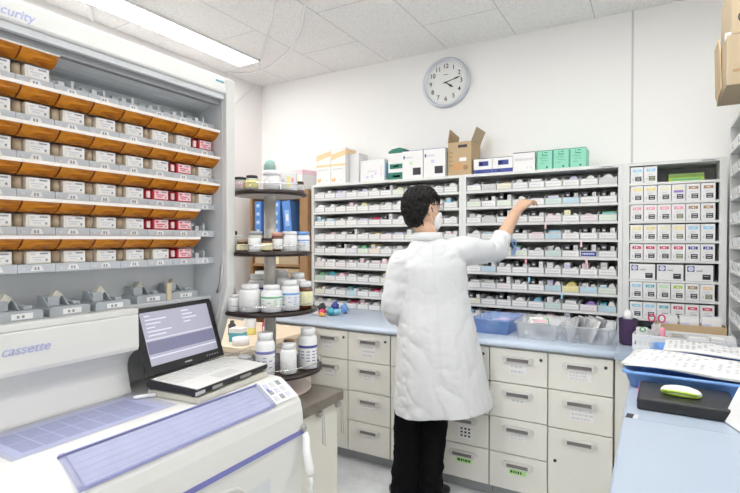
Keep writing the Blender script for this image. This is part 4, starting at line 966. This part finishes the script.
# ------------------------------------------------------------------ bins on the main worktop
ZB = .8826
def bin_(x0, x1, y0, y1, h, m_, lab, name='storage_bin', rz=0):
    w, d = x1-x0, y1-y0; t = thing(name, lab, 'bin', ((x0+x1)/2, (y0+y1)/2, ZB), rz, 'bins on the main worktop')
    def ring(x, y, z, r=.02):
        out = []
        for cx_, cy_, a0 in ((x-r, y-r, 0), (-x+r, y-r, 90), (-x+r, -y+r, 180), (x-r, -y+r, 270)):
            for q in range(4): an = math.radians(a0+q*30); out.append((cx_+r*math.cos(an), cy_+r*math.sin(an), z))
        return out
    m = MB(); a, b_ = w/2, d/2
    m.loft([ring(a-.02, b_-.02, 0), ring(a-.006, b_-.006, h-.008), ring(a, b_, h-.007), ring(a, b_, h), ring(a-.009, b_-.009, h), ring(a-.023, b_-.023, .003)], m_, cap=True)
    m.build('bin_shell', t); return t
bin_(-.925, -.690, 2.775, 3.10, .085, CBLUE, 'translucent blue bin on the worktop beside the white coat', rz=-.05)
bin_(-.672, -.432, 2.735, 3.06, .092, CLEARW, 'clear bin with a green striped pack, middle of the three on the worktop')
bin_(-.422, -.178, 2.745, 3.06, .088, CLEARW, 'clear bin stuffed with silver blister sheets near the corner')
rr = random.Random(5)
m = MB(); m.lathe([(.028, 0), (.028, .11)], (0, 0, 0), PAPER, 14); m.lathe([(.0285, .085), (.0285, .1)], (0, 0, 0), GRN, 14, cap=False)
for k in range(14): a = k*PI/7; m.M = Matrix.Rotation(a, 4, 'Z'); m.box(.027, .0288, -.003, .003, .01+.03*(k % 3), .022+.03*(k % 3), GRN); m.M = Matrix()
o = m.build('spotted_pack'); o.location = (-.61, 2.86, ZB+.075); o.rotation_euler = (0, PI/2, .3); tag(o, 'white rolled pack with green spots lying in the middle clear bin', 'pack')
for k in range(5):
    m = MB(); w = rr.uniform(.05, .08); m.box(-w/2, w/2, -.06, .06, 0, .02, [PAPER, W_, SILV, PAPER, PINKP][k]); m.box(-w*.3, w*.3, -.04, .04, .02, .0205, PRINTL)
    o = m.build('medicine_pack'); o.location = (-.62+.045*(k % 3)+.02*(k > 2), 2.87+.05*(k % 2)+.03, ZB+.006+.0215*k*.8); o.rotation_euler.z = rr.uniform(-.4, .4)
    tag(o, '%s pack in the middle clear bin, %s layer from the bottom' % (['white', 'off white', 'silver', 'printed white', 'pale pink'][k], ORD[k+1]), 'pack', 'packs in the middle clear bin')
for k in range(4):
    m = MB(); m.box(-.035, .035, -.05, .05, 0, .014, [PAPER, TEAL, PAPER, LAV][k]); o = m.build('medicine_pack'); o.location = (-.83+.05*(k % 2), 2.90+.05*(k//2), ZB+.006+.016*k); o.rotation_euler.z = rr.uniform(-.5, .5)
    tag(o, '%s pack in the translucent blue bin, %s from the bottom' % (['white', 'teal', 'white', 'lavender'][k], ORD[k+1]), 'pack', 'packs in the blue bin')
SILV2 = mat('grey blister back', (.50, .51, .53), .35, .3)
for k in range(14):
    m = MB(); m.box(-.0015, .0015, -.045, .045, 0, .115, [SILV, SILV2, PAPER][k % 3])
    for a in range(2):
        for b__ in range(5): m.box(.0015, .0045, -.03+a*.035, -.008+a*.035, .01+b__*.021, .022+b__*.021, [W_, SILV2][k % 2])
    o = m.build('blister_sheet'); o.location = (-.385+.0100*k, 2.84+.028*(k % 4), ZB+.008); o.rotation_euler = (rr.uniform(-.12, .12), math.radians(16+rr.uniform(-6, 8)), math.radians(22+rr.uniform(-12, 12)))
    tag(o, 'silver blister sheet standing in the right clear bin, %s sheet from its left' % (ORD[k+1] if k < 12 else ['thirteenth', 'last'][k-12]), 'blister pack', 'blister sheets in the right clear bin')
# bright odds and ends at the left end of the worktop
for k, (x, y, mm, nm, h) in enumerate([(-2.13, 2.98, DK, 'dark grey', .07), (-2.03, 3.0, NAVY, 'navy blue', .085), (-2.06, 2.88, CRIM, 'red', .04), (-2.0, 2.90, TEAL, 'teal', .055), (-2.11, 2.86, W_, 'white', .035), (-1.96, 3.02, BTRAY, 'bright blue', .075), (-2.03, 2.84, ORANGE, 'orange', .022), (-1.97, 2.93, SKY, 'pale blue', .045)]):
    m = MB(); m.ball((0, 0, h*.5), .5, mm, 18, 12, (.058, .05, h)); me_ = m
    for i_, v in enumerate(me_.v):
        q = noise.noise(v*55+Vector((k, 0, 0)))*.016; me_.v[i_] = Vector((v.x+q, v.y-q, max(0, v.z+q)))
    o = m.build('plastic_sachet'); o.location = (x, y, ZB+.0003); o.rotation_euler.z = k; tag(o, 'crumpled %s sachet in the small heap at the left end of the worktop' % nm, 'sachet', 'sachets on the worktop')

# ------------------------------------------------------------------ right wall bin shelves
rw = thing('bin_shelf_unit', 'grey shelf unit of slanted bins along the right wall', 'shelf unit', (.53, 2.75, ZR))
def rb(n, a, mm=CAB): return MB().box(a[0]-.53, a[1]-.53, a[2]-2.75, a[3]-2.75, a[4]-ZR, a[5]-ZR, mm).build(n, rw)
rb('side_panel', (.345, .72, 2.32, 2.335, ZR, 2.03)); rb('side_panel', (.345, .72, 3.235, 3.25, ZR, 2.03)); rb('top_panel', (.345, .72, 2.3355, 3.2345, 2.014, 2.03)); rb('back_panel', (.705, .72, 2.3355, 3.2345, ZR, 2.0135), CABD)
for k in range(1, 9): rb('shelf', (.345, .7045, 2.3355, 3.2345, ZR+k*.1255-.010, ZR+k*.1255))
def bm_(m):
    m.prism([(0, .0), (.24, .0), (.24, .07), (.06, .075), (-.012, .048), (-.008, .012)], 'y', -.106, -.1035, CLEARW); m.prism([(0, .0), (.24, .0), (.24, .07), (.06, .075), (-.012, .048), (-.008, .012)], 'y', .1035, .106, CLEARW)
    m.box(0, .24, -.103, .103, 0, .003, CLEARW); m.prism([(0, 0), (-.013, .048), (-.010, .048), (.003, 0)], 'y', -.103, .103, W_); m.box(.237, .24, -.103, .103, .003, .07, CLEARW)
def bp_(m): m.box(.02, .17, -.08, .05, 0, .045, PAPER); m.box(.018, .02, -.05, .02, .015, .025, PRINTL)
for r in range(9):
    z = ZR+r*.1255+.0006
    for c in range(4):
        o = kit('slanted_bin', 'slb', bm_); y = 2.343+.1115+c*.2235; o.location = (.362, y, z)
        tag(o, 'clear slanted bin on the right wall unit, %s shelf up, %s from the far end' % (ORD[r+1], ORD[4-c]), 'bin', 'slanted bins on the right wall')
        if (r+c) % 2:
            o = kit('medicine_pack', 'slp', bp_); o.location = (.368, y, z+.0036)
            tag(o, 'white pack in the right wall bin, %s shelf up, %s from the far end' % (ORD[r+1], ORD[4-c]), 'pack', 'packs in the right wall bins')
# brown cartons on top of it
cb1 = thing('cardboard_box', 'lower brown cardboard carton overhanging the right wall unit', 'box', (.45, 2.58, 2.0304))
MB().box(-.21, .21, -.18, .18, 0, .198, CARDL).build('carton_body', cb1, .003)
m = MB(); m.box(-.19, -.19+.09, -.1812, -.18, .05, .06, BRWN)
for k in range(3): m.box(-.165+k*.028, -.162+k*.028, -.1812, -.18, .06, .15, BRWN)
m.box(-.165, -.108, -.1812, -.18, .147, .15, BRWN); m.box(-.165, -.108, -.1812, -.18, .06, .063, BRWN); m.build('printed_marks', cb1)
m = MB(); m.M = Matrix.Translation((-.215, 0, .10)) @ Matrix.Rotation(math.radians(-1), 4, 'Y'); m.prism([(-.05, -.08), (.10, -.10), (.175, -.06), (.175, .155), (.02, .155), (-.02, .10)], 'x', -.002, .002, CARD); m.build('flap', cb1)
cb2 = thing('cardboard_box', 'upper brown cardboard carton with a recycling ring, against the right wall', 'box', (.465, 2.58, 2.2288))
MB().box(-.21, .21, -.18, .18, 0, .24, CARDL).build('carton_body', cb2, .003)
m = MB(); m.tube([(-.168+.020*math.cos(a*PI/8), -.1815, .062+.020*math.sin(a*PI/8)) for a in range(16)], .0025, BLKM, 6, True); m.box(-.178, -.158, -.1825, -.18, .057, .066, BLKM); m.build('printed_ring', cb2)
m = MB(); m.box(-.228, -.2105, -.17, -.14, -.012, .012, W_); m.build('tape_tab', cb2)

# ------------------------------------------------------------------ the pharmacist
PO = Vector((-1.057, 2.415, 0)); PR = math.radians(30)
ps = thing('person', 'person in a long white coat seen from behind, reaching up to a medicine shelf', 'person', PO, PR)
def ell(c, rx, ry, tilt=(0, 0), n=24, p=1.0, rot=0):
    out = []
    for i in range(n):
        a = 2*PI*i/n; ca, sa = math.cos(a), math.sin(a)
        x = rx*math.copysign(abs(ca)**p, ca); y = ry*math.copysign(abs(sa)**p, sa)
        x, y = x*math.cos(rot)-y*math.sin(rot), x*math.sin(rot)+y*math.cos(rot)
        out.append(Vector((c[0]+x, c[1]+y, c[2]+x*tilt[0]+y*tilt[1])))
    return out
def limb(pts, rads, n=16, sub=4, flat=1.0):
    # smooth tapered limb as list of rings
    P = [Vector(p) for p in pts]; Q = []; Rr = []
    for i in range(len(P)-1):
        p0 = P[max(i-1, 0)]; p1 = P[i]; p2 = P[i+1]; p3 = P[min(i+2, len(P)-1)]
        for k in range(sub):
            t = k/sub; Q.append(.5*((2*p1)+(p2-p0)*t+(2*p0-5*p1+4*p2-p3)*t*t+(3*p1-p0-3*p2+p3)*t**3)); Rr.append(rads[i]*(1-t)+rads[i+1]*t)
    Q.append(P[-1]); Rr.append(rads[-1]); rings = []; prev = None
    for i, q in enumerate(Q):
        t = (Q[min(i+1, len(Q)-1)]-Q[max(i-1, 0)]).normalized()
        u = (prev - t*prev.dot(t)) if prev else t.cross(Vector((0, 1, 0)) if abs(t.y) < .9 else Vector((1, 0, 0)))
        u.normalize(); prev = u; w = t.cross(u)
        rings.append([q + (u*math.cos(2*PI*k/n) + w*flat*math.sin(2*PI*k/n))*Rr[i] for k in range(n)])
    return rings
def finish(mb, name, parent, voxel, smooth, m, disp=None):
    o = mb.build(name); 
    r = o.modifiers.new('r', 'REMESH'); r.mode = 'VOXEL'; r.voxel_size = voxel; r.use_smooth_shade = True
    s = o.modifiers.new('s', 'SMOOTH'); s.iterations = smooth; s.factor = .5
    me = D.meshes.new_from_object(o.evaluated_get(bpy.context.evaluated_depsgraph_get()))
    D.objects.remove(o); me.materials.clear(); me.materials.append(m)
    if disp:
        ns = [v.normal.copy() for v in me.vertices]
        for v, n_ in zip(me.vertices, ns): v.co = v.co + n_*disp(v.co, n_)
    me.polygons.foreach_set('use_smooth', [True]*len(me.polygons)); me.update()
    q = D.objects.new(name, me); C.objects.link(q); q.parent = parent; return q

SHL, SHR = Vector((-.135, .0, 1.345)), Vector((.205, .03, 1.375))
ELR, WRR, TIP = Vector((.428, .20, 1.362)), Vector((.570, .295, 1.590)), Vector((.709, .43, 1.667))
ELL, WRL = Vector((-.178, -.01, 1.06)), Vector((-.13, .20, .965))
NB = Vector((.012, .0, 1.43))
HC = Vector((-.012, .01, 1.585))
FD = math.radians(-62)     # head turned to the right of straight ahead
def hl(fx, fy, fz):        # head frame: fx right ear, fy face forward, fz up
    return HC + Vector((fx*math.cos(FD)-fy*math.sin(FD), fx*math.sin(FD)+fy*math.cos(FD), fz))
# body: one continuous surface
bd = MB()
bd.loft([ell((.05, -.01, .86), .12, .09), ell((.05, -.01, .92), .165, .105), ell((.05, -.01, 1.0), .15, .10), ell((.045, 0, 1.10), .14, .09), ell((.04, 0, 1.22), .16, .10), ell((.035, 0, 1.31), .145, .085), ell((.03, 0, 1.36), .11, .07), ell((.02, 0, 1.43), .06, .055)], SKIN)
bd.loft(limb([NB - Vector((0, 0, .05)), NB + Vector((-.003, .0, .03)), hl(0, -.02, -.06), hl(0, 0, -.02)], [.060, .053, .052, .052]), SKIN)
# skull and face
rs = []
for (z, rx, ryf, ryb, cy) in [(-.118, .022, .022, .02, .062), (-.110, .040, .040, .045, .048), (-.09, .054, .060, .07, .030), (-.06, .064, .078, .082, .012), (-.03, .070, .084, .092, .006), (0, .074, .088, .098, .002), (.03, .076, .088, .100, 0), (.06, .072, .080, .094, -.004), (.085, .058, .064, .076, -.008), (.103, .036, .04, .048, -.010), (.112, .012, .014, .016, -.010)]:
    ring = []
    for i in range(24):
        a = 2*PI*i/24; x = rx*math.cos(a); y = (ryf if math.sin(a) > 0 else ryb)*math.sin(a)+cy; ring.append(hl(x, y, z))
    rs.append(ring)
bd.loft(rs, SKIN)
bd.loft([[hl(.010*math.cos(a)*s, .078+.016*math.sin(a)*s + f, z) for a in [2*PI*i/12 for i in range(12)]] for (s, f, z) in ((.4, .0, .012), (.8, .006, -.008), (1.1, .014, -.026), (.9, .008, -.036), (.3, .0, -.042))], SKIN)
for sgn in (-1, 1):
    bd.loft([[hl(sgn*(.074+dx) + .004*math.cos(a), -.006 + .016*s*math.sin(a) - dx*.4, -.010 + .030*s*math.cos(a)) for a in [2*PI*i/14 for i in range(14)]] for (dx, s) in ((-.008, .8), (.004, 1.0), (.012, 1.05), (.016, .9))], SKIN)
    bd.ball(hl(sgn*.031, .074, .012), .0125, SKIN)
# lips
bd.loft([[hl(.020*math.cos(a), .086+.006*math.sin(a), z) for a in [2*PI*i/12 for i in range(12)]] for z in (-.066, -.060, -.054)], SKIN)
# arms
bd.loft(limb([SHR - Vector((.04, .0, .03)), SHR - Vector((0, 0, .015)), (SHR+ELR)/2, ELR, ELR*.6+WRR*.4, WRR], [.045, .042, .042, .042, .041, .029]), SKIN)
bd.loft(limb([SHL + Vector((.04, 0, -.035)), SHL - Vector((0, 0, .025)), (SHL+ELL)/2, ELL, ELL*.6+WRL*.4, WRL], [.044, .038, .038, .037, .036, .026]), SKIN)
# hands: palm, four fingers, thumb
def hand(W, dirv, side, curl, backn, K=1.0):
    d = Vector(dirv).normalized(); nrm = Vector(backn).normalized(); nrm = (nrm - d*nrm.dot(d)).normalized(); s = d.cross(nrm)*side
    def pt(a, b_, c_): return W + (d*a + s*b_ + nrm*c_)*K
    rings = []
    for (a, w, t_) in ((-.012, .026, .022), (.01, .029, .020), (.035, .038, .018), (.06, .042, .017), (.082, .042, .014), (.090, .038, .010)):
        rings.append([pt(a, w*math.copysign(abs(math.cos(q))**.7, math.cos(q)), t_*math.sin(q)) for q in [2*PI*i/16 for i in range(16)]])
    bd.loft(rings, SKIN)
    for k, (b0, L) in enumerate(((.031, .066), (.0105, .074), (-.0105, .069), (-.031, .054))):
        c1 = curl[k]; ps_ = [pt(.07, b0, 0), pt(.088, b0*1.05, .002)]; ang = 0; cur = Vector((.088, b0*1.05, .002))
        for q, f in enumerate((.45, .3, .25)):
            ang += c1[q] if isinstance(c1, (list, tuple)) else c1
            cur = cur + Vector((math.cos(ang)*L*f, b0*.12*f*2, -math.sin(ang)*L*f)); ps_.append(pt(*cur))
        bd.loft(limb(ps_, [.0095, .0098, .0090, .0082, .0066], 10, 3), SKIN)
    ps_ = [pt(.012, .022, -.004), pt(.034, .045, -.014), pt(.058, .058, -.024), pt(.078, .060, -.034)]
    bd.loft(limb(ps_, [.014, .0125, .0105, .0080], 10, 3), SKIN)
dR = (TIP-WRR)
hand(WRR + dR.normalized()*.012, (.66, .45, .56), -1, [(.45, .5, .3), (.5, .55, .35), (.55, .55, .35), (.6, .6, .4)], (-.45, -.45, .75), 1.12)
hand(WRL + Vector((.004, .012, -.002)), (.25, .95, -.18), 1, [.3, .35, .4, .45], (-.2, .15, .95))
# legs down to the feet
HPL, HPR = Vector((-.045, -.01, .86)), Vector((.110, -.01, .86))
AKL, AKR = Vector((-.112, .0, .085)), Vector((.022, .01, .085))
KNL, KNR = Vector((-.092, .0, .47)), Vector((.055, .0, .47))
for hp, kn, ak in ((HPL, KNL, AKL), (HPR, KNR, AKR)):
    bd.loft(limb([hp, (hp+kn)/2, kn, kn*.6+ak*.4, ak], [.085, .072, .052, .052, .036]), SKIN)
for ak, dx in ((AKL, -.03), (AKR, .115)):
    bd.loft(limb([ak + Vector((-dx*.3, -.035, -.045)), ak + Vector((0, 0, -.035)), ak + Vector((dx*.6, .09, -.055)), ak + Vector((dx, .15, -.063))], [.018, .026, .020, .010]), SKIN)
body = finish(bd, 'body', ps, .0042, 3, SKIN)
# shoes
for ak, dx in ((AKL, -.03), (AKR, .115)):
    m = MB(); d = Vector((dx, .15, 0)).normalized(); s = Vector((d.y, -d.x, 0)); rings = []
    for (a, w, zt, zb) in ((-.080, .012, .05, .0), (-.075, .030, .075, .0), (-.05, .040, .092, .0), (-.01, .042, .098, .0), (.05, .043, .085, .0), (.10, .050, .062, .0), (.15, .049, .048, .0), (.185, .035, .038, .002), (.20, .012, .026, .006)):
        c = Vector((ak.x, ak.y, 0)) + d*a; rings.append([c + s*(w*math.copysign(abs(math.cos(q))**.75, math.cos(q))) + Vector((0, 0, zb+.001 + (zt-zb)*(.5+.5*math.copysign(abs(math.sin(q))**.7, math.sin(q))))) for q in [2*PI*i/18 for i in range(18)]])
    m.loft(rings, SHOE); o = m.build('shoe', ps); o.modifiers.new('s', 'SUBSURF').render_levels = 1
# trousers
m = MB()
m.loft([ell((.045, -.01, .62), .13, .10), ell((.04, -.01, .75), .15, .11), ell((.045, -.01, .90), .17, .115), ell((.05, -.01, 1.0), .155, .11)], TROUS)
for hp, kn, ak in ((HPL, KNL, AKL), (HPR, KNR, AKR)):
    m.loft(limb([hp, (hp+kn)/2, kn, kn*.5+ak*.5, ak - Vector((0, 0, .025))], [.090, .080, .072, .067, .072], 20), TROUS)
def dis_t(co, n): 
    return .006*noise.noise(Vector((co.x*9, co.y*9, co.z*14))) + .003*noise.noise(co*40) + (.006*math.sin(co.z*60+3*math.sin(co.x*30)) * max(0, 1-abs(co.z-.16)/.14))*.6
finish(m, 'trousers', ps, .007, 4, TROUS, dis_t)
# coat
COAT = mat('white coat cotton', (.67, .68, .70), .85, var=.01, bump=.15, bscale=22)
ct = MB()
ct.loft([ell((.100, -.015, .44), .276, .170), ell((.096, -.015, .56), .268, .164), ell((.081, -.015, .70), .250, .156), ell((.070, -.012, .85), .226, .146), ell((.058, -.008, .98), .210, .135), ell((.046, 0, 1.10), .194, .126), ell((.040, 0, 1.20), .190, .124), ell((.036, 0, 1.28), .188, .120, (.05, 0)), ell((.034, .0, 1.340), .165, .106, (.10, 0)), ell((.028, 0, 1.390), .125, .086, (.10, 0)), ell((.016, 0, 1.425), .082, .070), ell((.014, 0, 1.442), .064, .062)], COAT)
CUF = ELR*.62 + WRR*.38
ct.loft(limb([SHR - Vector((.10, .02, .05)), SHR + Vector((-.01, 0, -.015)), (SHR*.5+ELR*.5) + Vector((0, 0, -.012)), ELR + Vector((.004, 0, -.004)), ELR*.80+WRR*.20, CUF], [.085, .086, .075, .066, .060, .058], 22), COAT)
CUFL = ELL*.25 + WRL*.75
ct.loft(limb([SHL + Vector((.08, 0, -.06)), SHL + Vector((.012, 0, -.040)), (SHL*.5+ELL*.5) + Vector((-.002, 0, 0)), ELL, ELL*.6+WRL*.4, CUFL], [.070, .068, .061, .058, .056, .052], 22), COAT)
def crease(p): return 1-min(1, abs(noise.noise(p))*3.2)
def dis_c(co, n):
    d = 0
    if co.z < 1.12:
        a = math.atan2(co.y, co.x-.07); k = min(1, (1.12-co.z)/.6)
        d += .007*k*math.sin(a*5 + 1.2 + 1.2*noise.noise(Vector((co.z*2.5, 0, 0))))
    d += .004*noise.noise(Vector((co.x*6+co.z*3, co.y*6, co.z*3)))
    # diagonal drag creases from the raised shoulder, finer ones at elbows and waist
    u = co.x*.72+co.z*.70; w_ = co.x*.70-co.z*.72
    d -= .0045*crease(Vector((u*3.2, co.y*4, w_*9+2)))*(1 if co.z > .95 else .6)
    d -= .004*crease(Vector((co.x*14, co.y*12, co.z*18)))*max(0, noise.noise(co*4)+.35)
    if co.z < .95: d -= .0045*crease(Vector((co.x*10+7+co.z*4, co.y*8, co.z*7)))
    q = (co - SHR).dot((ELR-SHR).normalized())
    if q > .05 and co.x > .2 and co.z > 1.2: d -= .006*crease(Vector((q*17, co.z*5, co.y*5)))
    if co.x < -.11 and co.z < 1.3: d -= .004*crease(Vector((co.x*5+co.z*6, co.y*9, co.z*13+3)))
    return d
coat = finish(ct, 'lab_coat', ps, .0060, 2, COAT, dis_c)
bm = bmesh.new(); bm.from_mesh(coat.data)     # open, straight hem
bmesh.ops.bisect_plane(bm, geom=bm.verts[:]+bm.edges[:]+bm.faces[:], plane_co=Vector((.1, 0, .523)), plane_no=Vector((.07, 0, -1)), clear_outer=True)
bm.to_mesh(coat.data); bm.free()
sd_ = coat.modifiers.new('s', 'SOLIDIFY'); sd_.thickness = .004; sd_.offset = -1
m = MB(); n = 28; rr1 = []; 
for (sx_, sy_, z_, ) in ((.082, .075, 1.418), (.084, .078, 1.430), (.073, .071, 1.455), (.065, .064, 1.461), (.060, .059, 1.445)):
    rr1.append([Vector((.013 + sx_*math.cos(2*PI*i/n), .0 + sy_*math.sin(2*PI*i/n), z_ - .012*max(0, math.sin(2*PI*i/n)))) for i in range(n)])
m.loft(rr1, COAT, cap=False); m.build('collar', coat)
# back seam as a fine ridge following the coat back
def back_pts(x0, x1, z0, z1, n_):
    bpy.context.view_layer.update(); out = []
    for i in range(n_+1):
        t = i/n_; x = x0+(x1-x0)*t; z = z0+(z1-z0)*t
        hit, loc, nor, idx = coat.ray_cast(Vector((x, -.6, z)), Vector((0, 1, 0)))
        if hit: out.append(loc + nor*.0003)
    return out
bpts = back_pts(.025, .085, 1.40, .53, 60)
if len(bpts) > 4: MB().tube(bpts, .0013, COAT, 6).build('back_seam', coat)
bpts = back_pts(-.10, .17, 1.085, 1.085, 24)
# hair: shell of tufts over the skull
def hair_r(a, z):
    f = math.sin(a)   # +1 towards the face
    rx, ry = .088, (.097 if f > 0 else .114)
    k = 1 - (max(0, (z-.0))/.128)**2.4 if z > 0 else 1 - .70*(min(1, -z/.11))**1.4
    k = max(k, 0)**.5
    return rx*k, ry*k
ha = MB(); rings = []
zs = [.129, .125, .115, .098, .075, .048, .02, -.01, -.035, -.06, -.082, -.10]
N = 72
for z in zs:
    ring = []
    for i in range(N):
        a = 2*PI*i/N; rx, ry = hair_r(a, z); f = math.sin(a); zz = z
        # hairline: rises in front and above the ears, reaches the nape behind
        lim = .052 if f > .55 else (-.0 if f > .0 else -.102 + .06*max(0, (f+.75)))
        if f > .0 and f <= .55: lim = .02 + .06*f
        if -.35 < f <= .0: lim = .0 - (.0-(-.06))*(-f/.35)
        zz = max(z, lim)
        nz_ = 1 + .045*noise.noise(Vector((a*6, z*20, 0))) + .03*noise.noise(Vector((a*18, z*30, 3)))
        ring.append(hl(rx*math.cos(a)*nz_, (ry*math.sin(a)-.006)*nz_, zz))
    rings.append(ring)
ha.loft(rings, HAIR, cap=False)
rnd2 = random.Random(4)
for k in range(420):
    a = rnd2.uniform(0, 2*PI); z = rnd2.uniform(-.06, .12); f = math.sin(a)
    if f > .0 and z < .05: continue
    if f > -.35 and z < -.0: continue
    rx, ry = hair_r(a, z); p0 = hl(rx*math.cos(a)*.98, (ry*math.sin(a)-.006)*.98, z); sw = rnd2.uniform(-.25, .25)
    rx2, ry2 = hair_r(a+sw*.4, z-.016); p1 = hl(rx2*math.cos(a+sw*.4)*1.02, (ry2*math.sin(a+sw*.4)-.006)*1.02, z-.014)
    rx3, ry3 = hair_r(a+sw*.8, z-.034); p2 = hl(rx3*math.cos(a+sw*.8)*1.02, (ry3*math.sin(a+sw*.8)-.006)*1.02, z-.034)
    ha.tube([p0, p1, p2], [.0055, .0045, .0015], HAIR, 6)
for k in range(14):   # fringe
    a = PI/2 + (k-6.5)*.13; rx, ry = hair_r(a, .06)
    p0 = hl(rx*math.cos(a), ry*math.sin(a)-.006, .07); p1 = hl(rx*math.cos(a)*1.08, (ry*math.sin(a)-.004)*1.06, .05); p2 = hl(rx*math.cos(a)*1.06+.006, (ry*math.sin(a)-.004)*1.03, .030)
    ha.tube([p0, p1, p2], [.010, .008, .002], HAIR, 6)
ha.build('hair', ps)
# mask, ear loop, glasses
MASK = mat('white mask', (.84, .84, .83), .8)
mk = MB(); rings = []
for (z, w, fy, b_) in ((-.016, .030, .108, .085), (-.024, .046, .110, .06), (-.045, .060, .110, .035), (-.070, .058, .108, .03), (-.095, .050, .104, .03), (-.118, .034, .088, .045)):
    ring = []
    for i in range(13):
        a = -PI*.0 + PI*i/12; ring.append(hl(w*1.12*math.cos(a), b_+(fy-b_)*math.sin(a)**.8 if math.sin(a) > 0 else b_, z))
    rings.append(ring)
vs = [p for r in rings for p in r]; mk.add(vs, [(k*13+i, k*13+i+1, (k+1)*13+i+1, (k+1)*13+i) for k in range(5) for i in range(12)], MASK, True)
o = mk.build('face_mask', ps); s_ = o.modifiers.new('s', 'SOLIDIFY'); s_.thickness = .002
lo = MB()
for sgn in (-1, 1): lo.tube([hl(sgn*.052, .06, -.03), hl(sgn*.082, .010, -.005), hl(sgn*.090, -.014, .006), hl(sgn*.090, -.022, -.012), hl(sgn*.082, -.008, -.035), hl(sgn*.056, .045, -.09)], .0012, MASK, 5)
lo.build('ear_loop', o)
g = MB()
for sgn in (-1, 1):
    g.tube([hl(sgn*.010, .102, .016), hl(sgn*.012, .104, .026), hl(sgn*.060, .094, .030), hl(sgn*.066, .088, .020), hl(sgn*.062, .092, -.004), hl(sgn*.018, .103, -.006)], .0016, BLK, 6, True)
    g.tube([hl(sgn*.066, .088, .024), hl(sgn*.080, .03, .020), hl(sgn*.084, -.010, .014), hl(sgn*.082, -.028, -.004)], .0022, BLK, 6)
g.tube([hl(-.010, .102, .018), hl(0, .105, .021), hl(.010, .102, .018)], .0016, BLK, 6)
gl_ = g.build('glasses', ps)
g = MB()
for sgn in (-1, 1): g.add([hl(sgn*.011, .103, -.005), hl(sgn*.011, .104, .025), hl(sgn*.060, .094, .029), hl(sgn*.065, .089, .02), hl(sgn*.061, .093, -.004)], [(0, 1, 2, 3, 4)], LENS)
g.build('lens', gl_)

# ------------------------------------------------------------------ world and colour
w = D.worlds.new('w'); SC.world = w; w.use_nodes = True; w.node_tree.nodes['Background'].inputs[0].default_value = (.9, .95, 1, 1); w.node_tree.nodes['Background'].inputs[1].default_value = .3
SC.view_settings.view_transform = 'Standard'; SC.view_settings.look = 'None'; SC.view_settings.gamma = 1; SC.view_settings.exposure = 0.36; SC.view_settings.use_curve_mapping = False
SC.cycles.use_denoising = True; SC.cycles.max_bounces = 10; SC.cycles.transparent_max_bounces = 16; SC.cycles.diffuse_bounces = 6
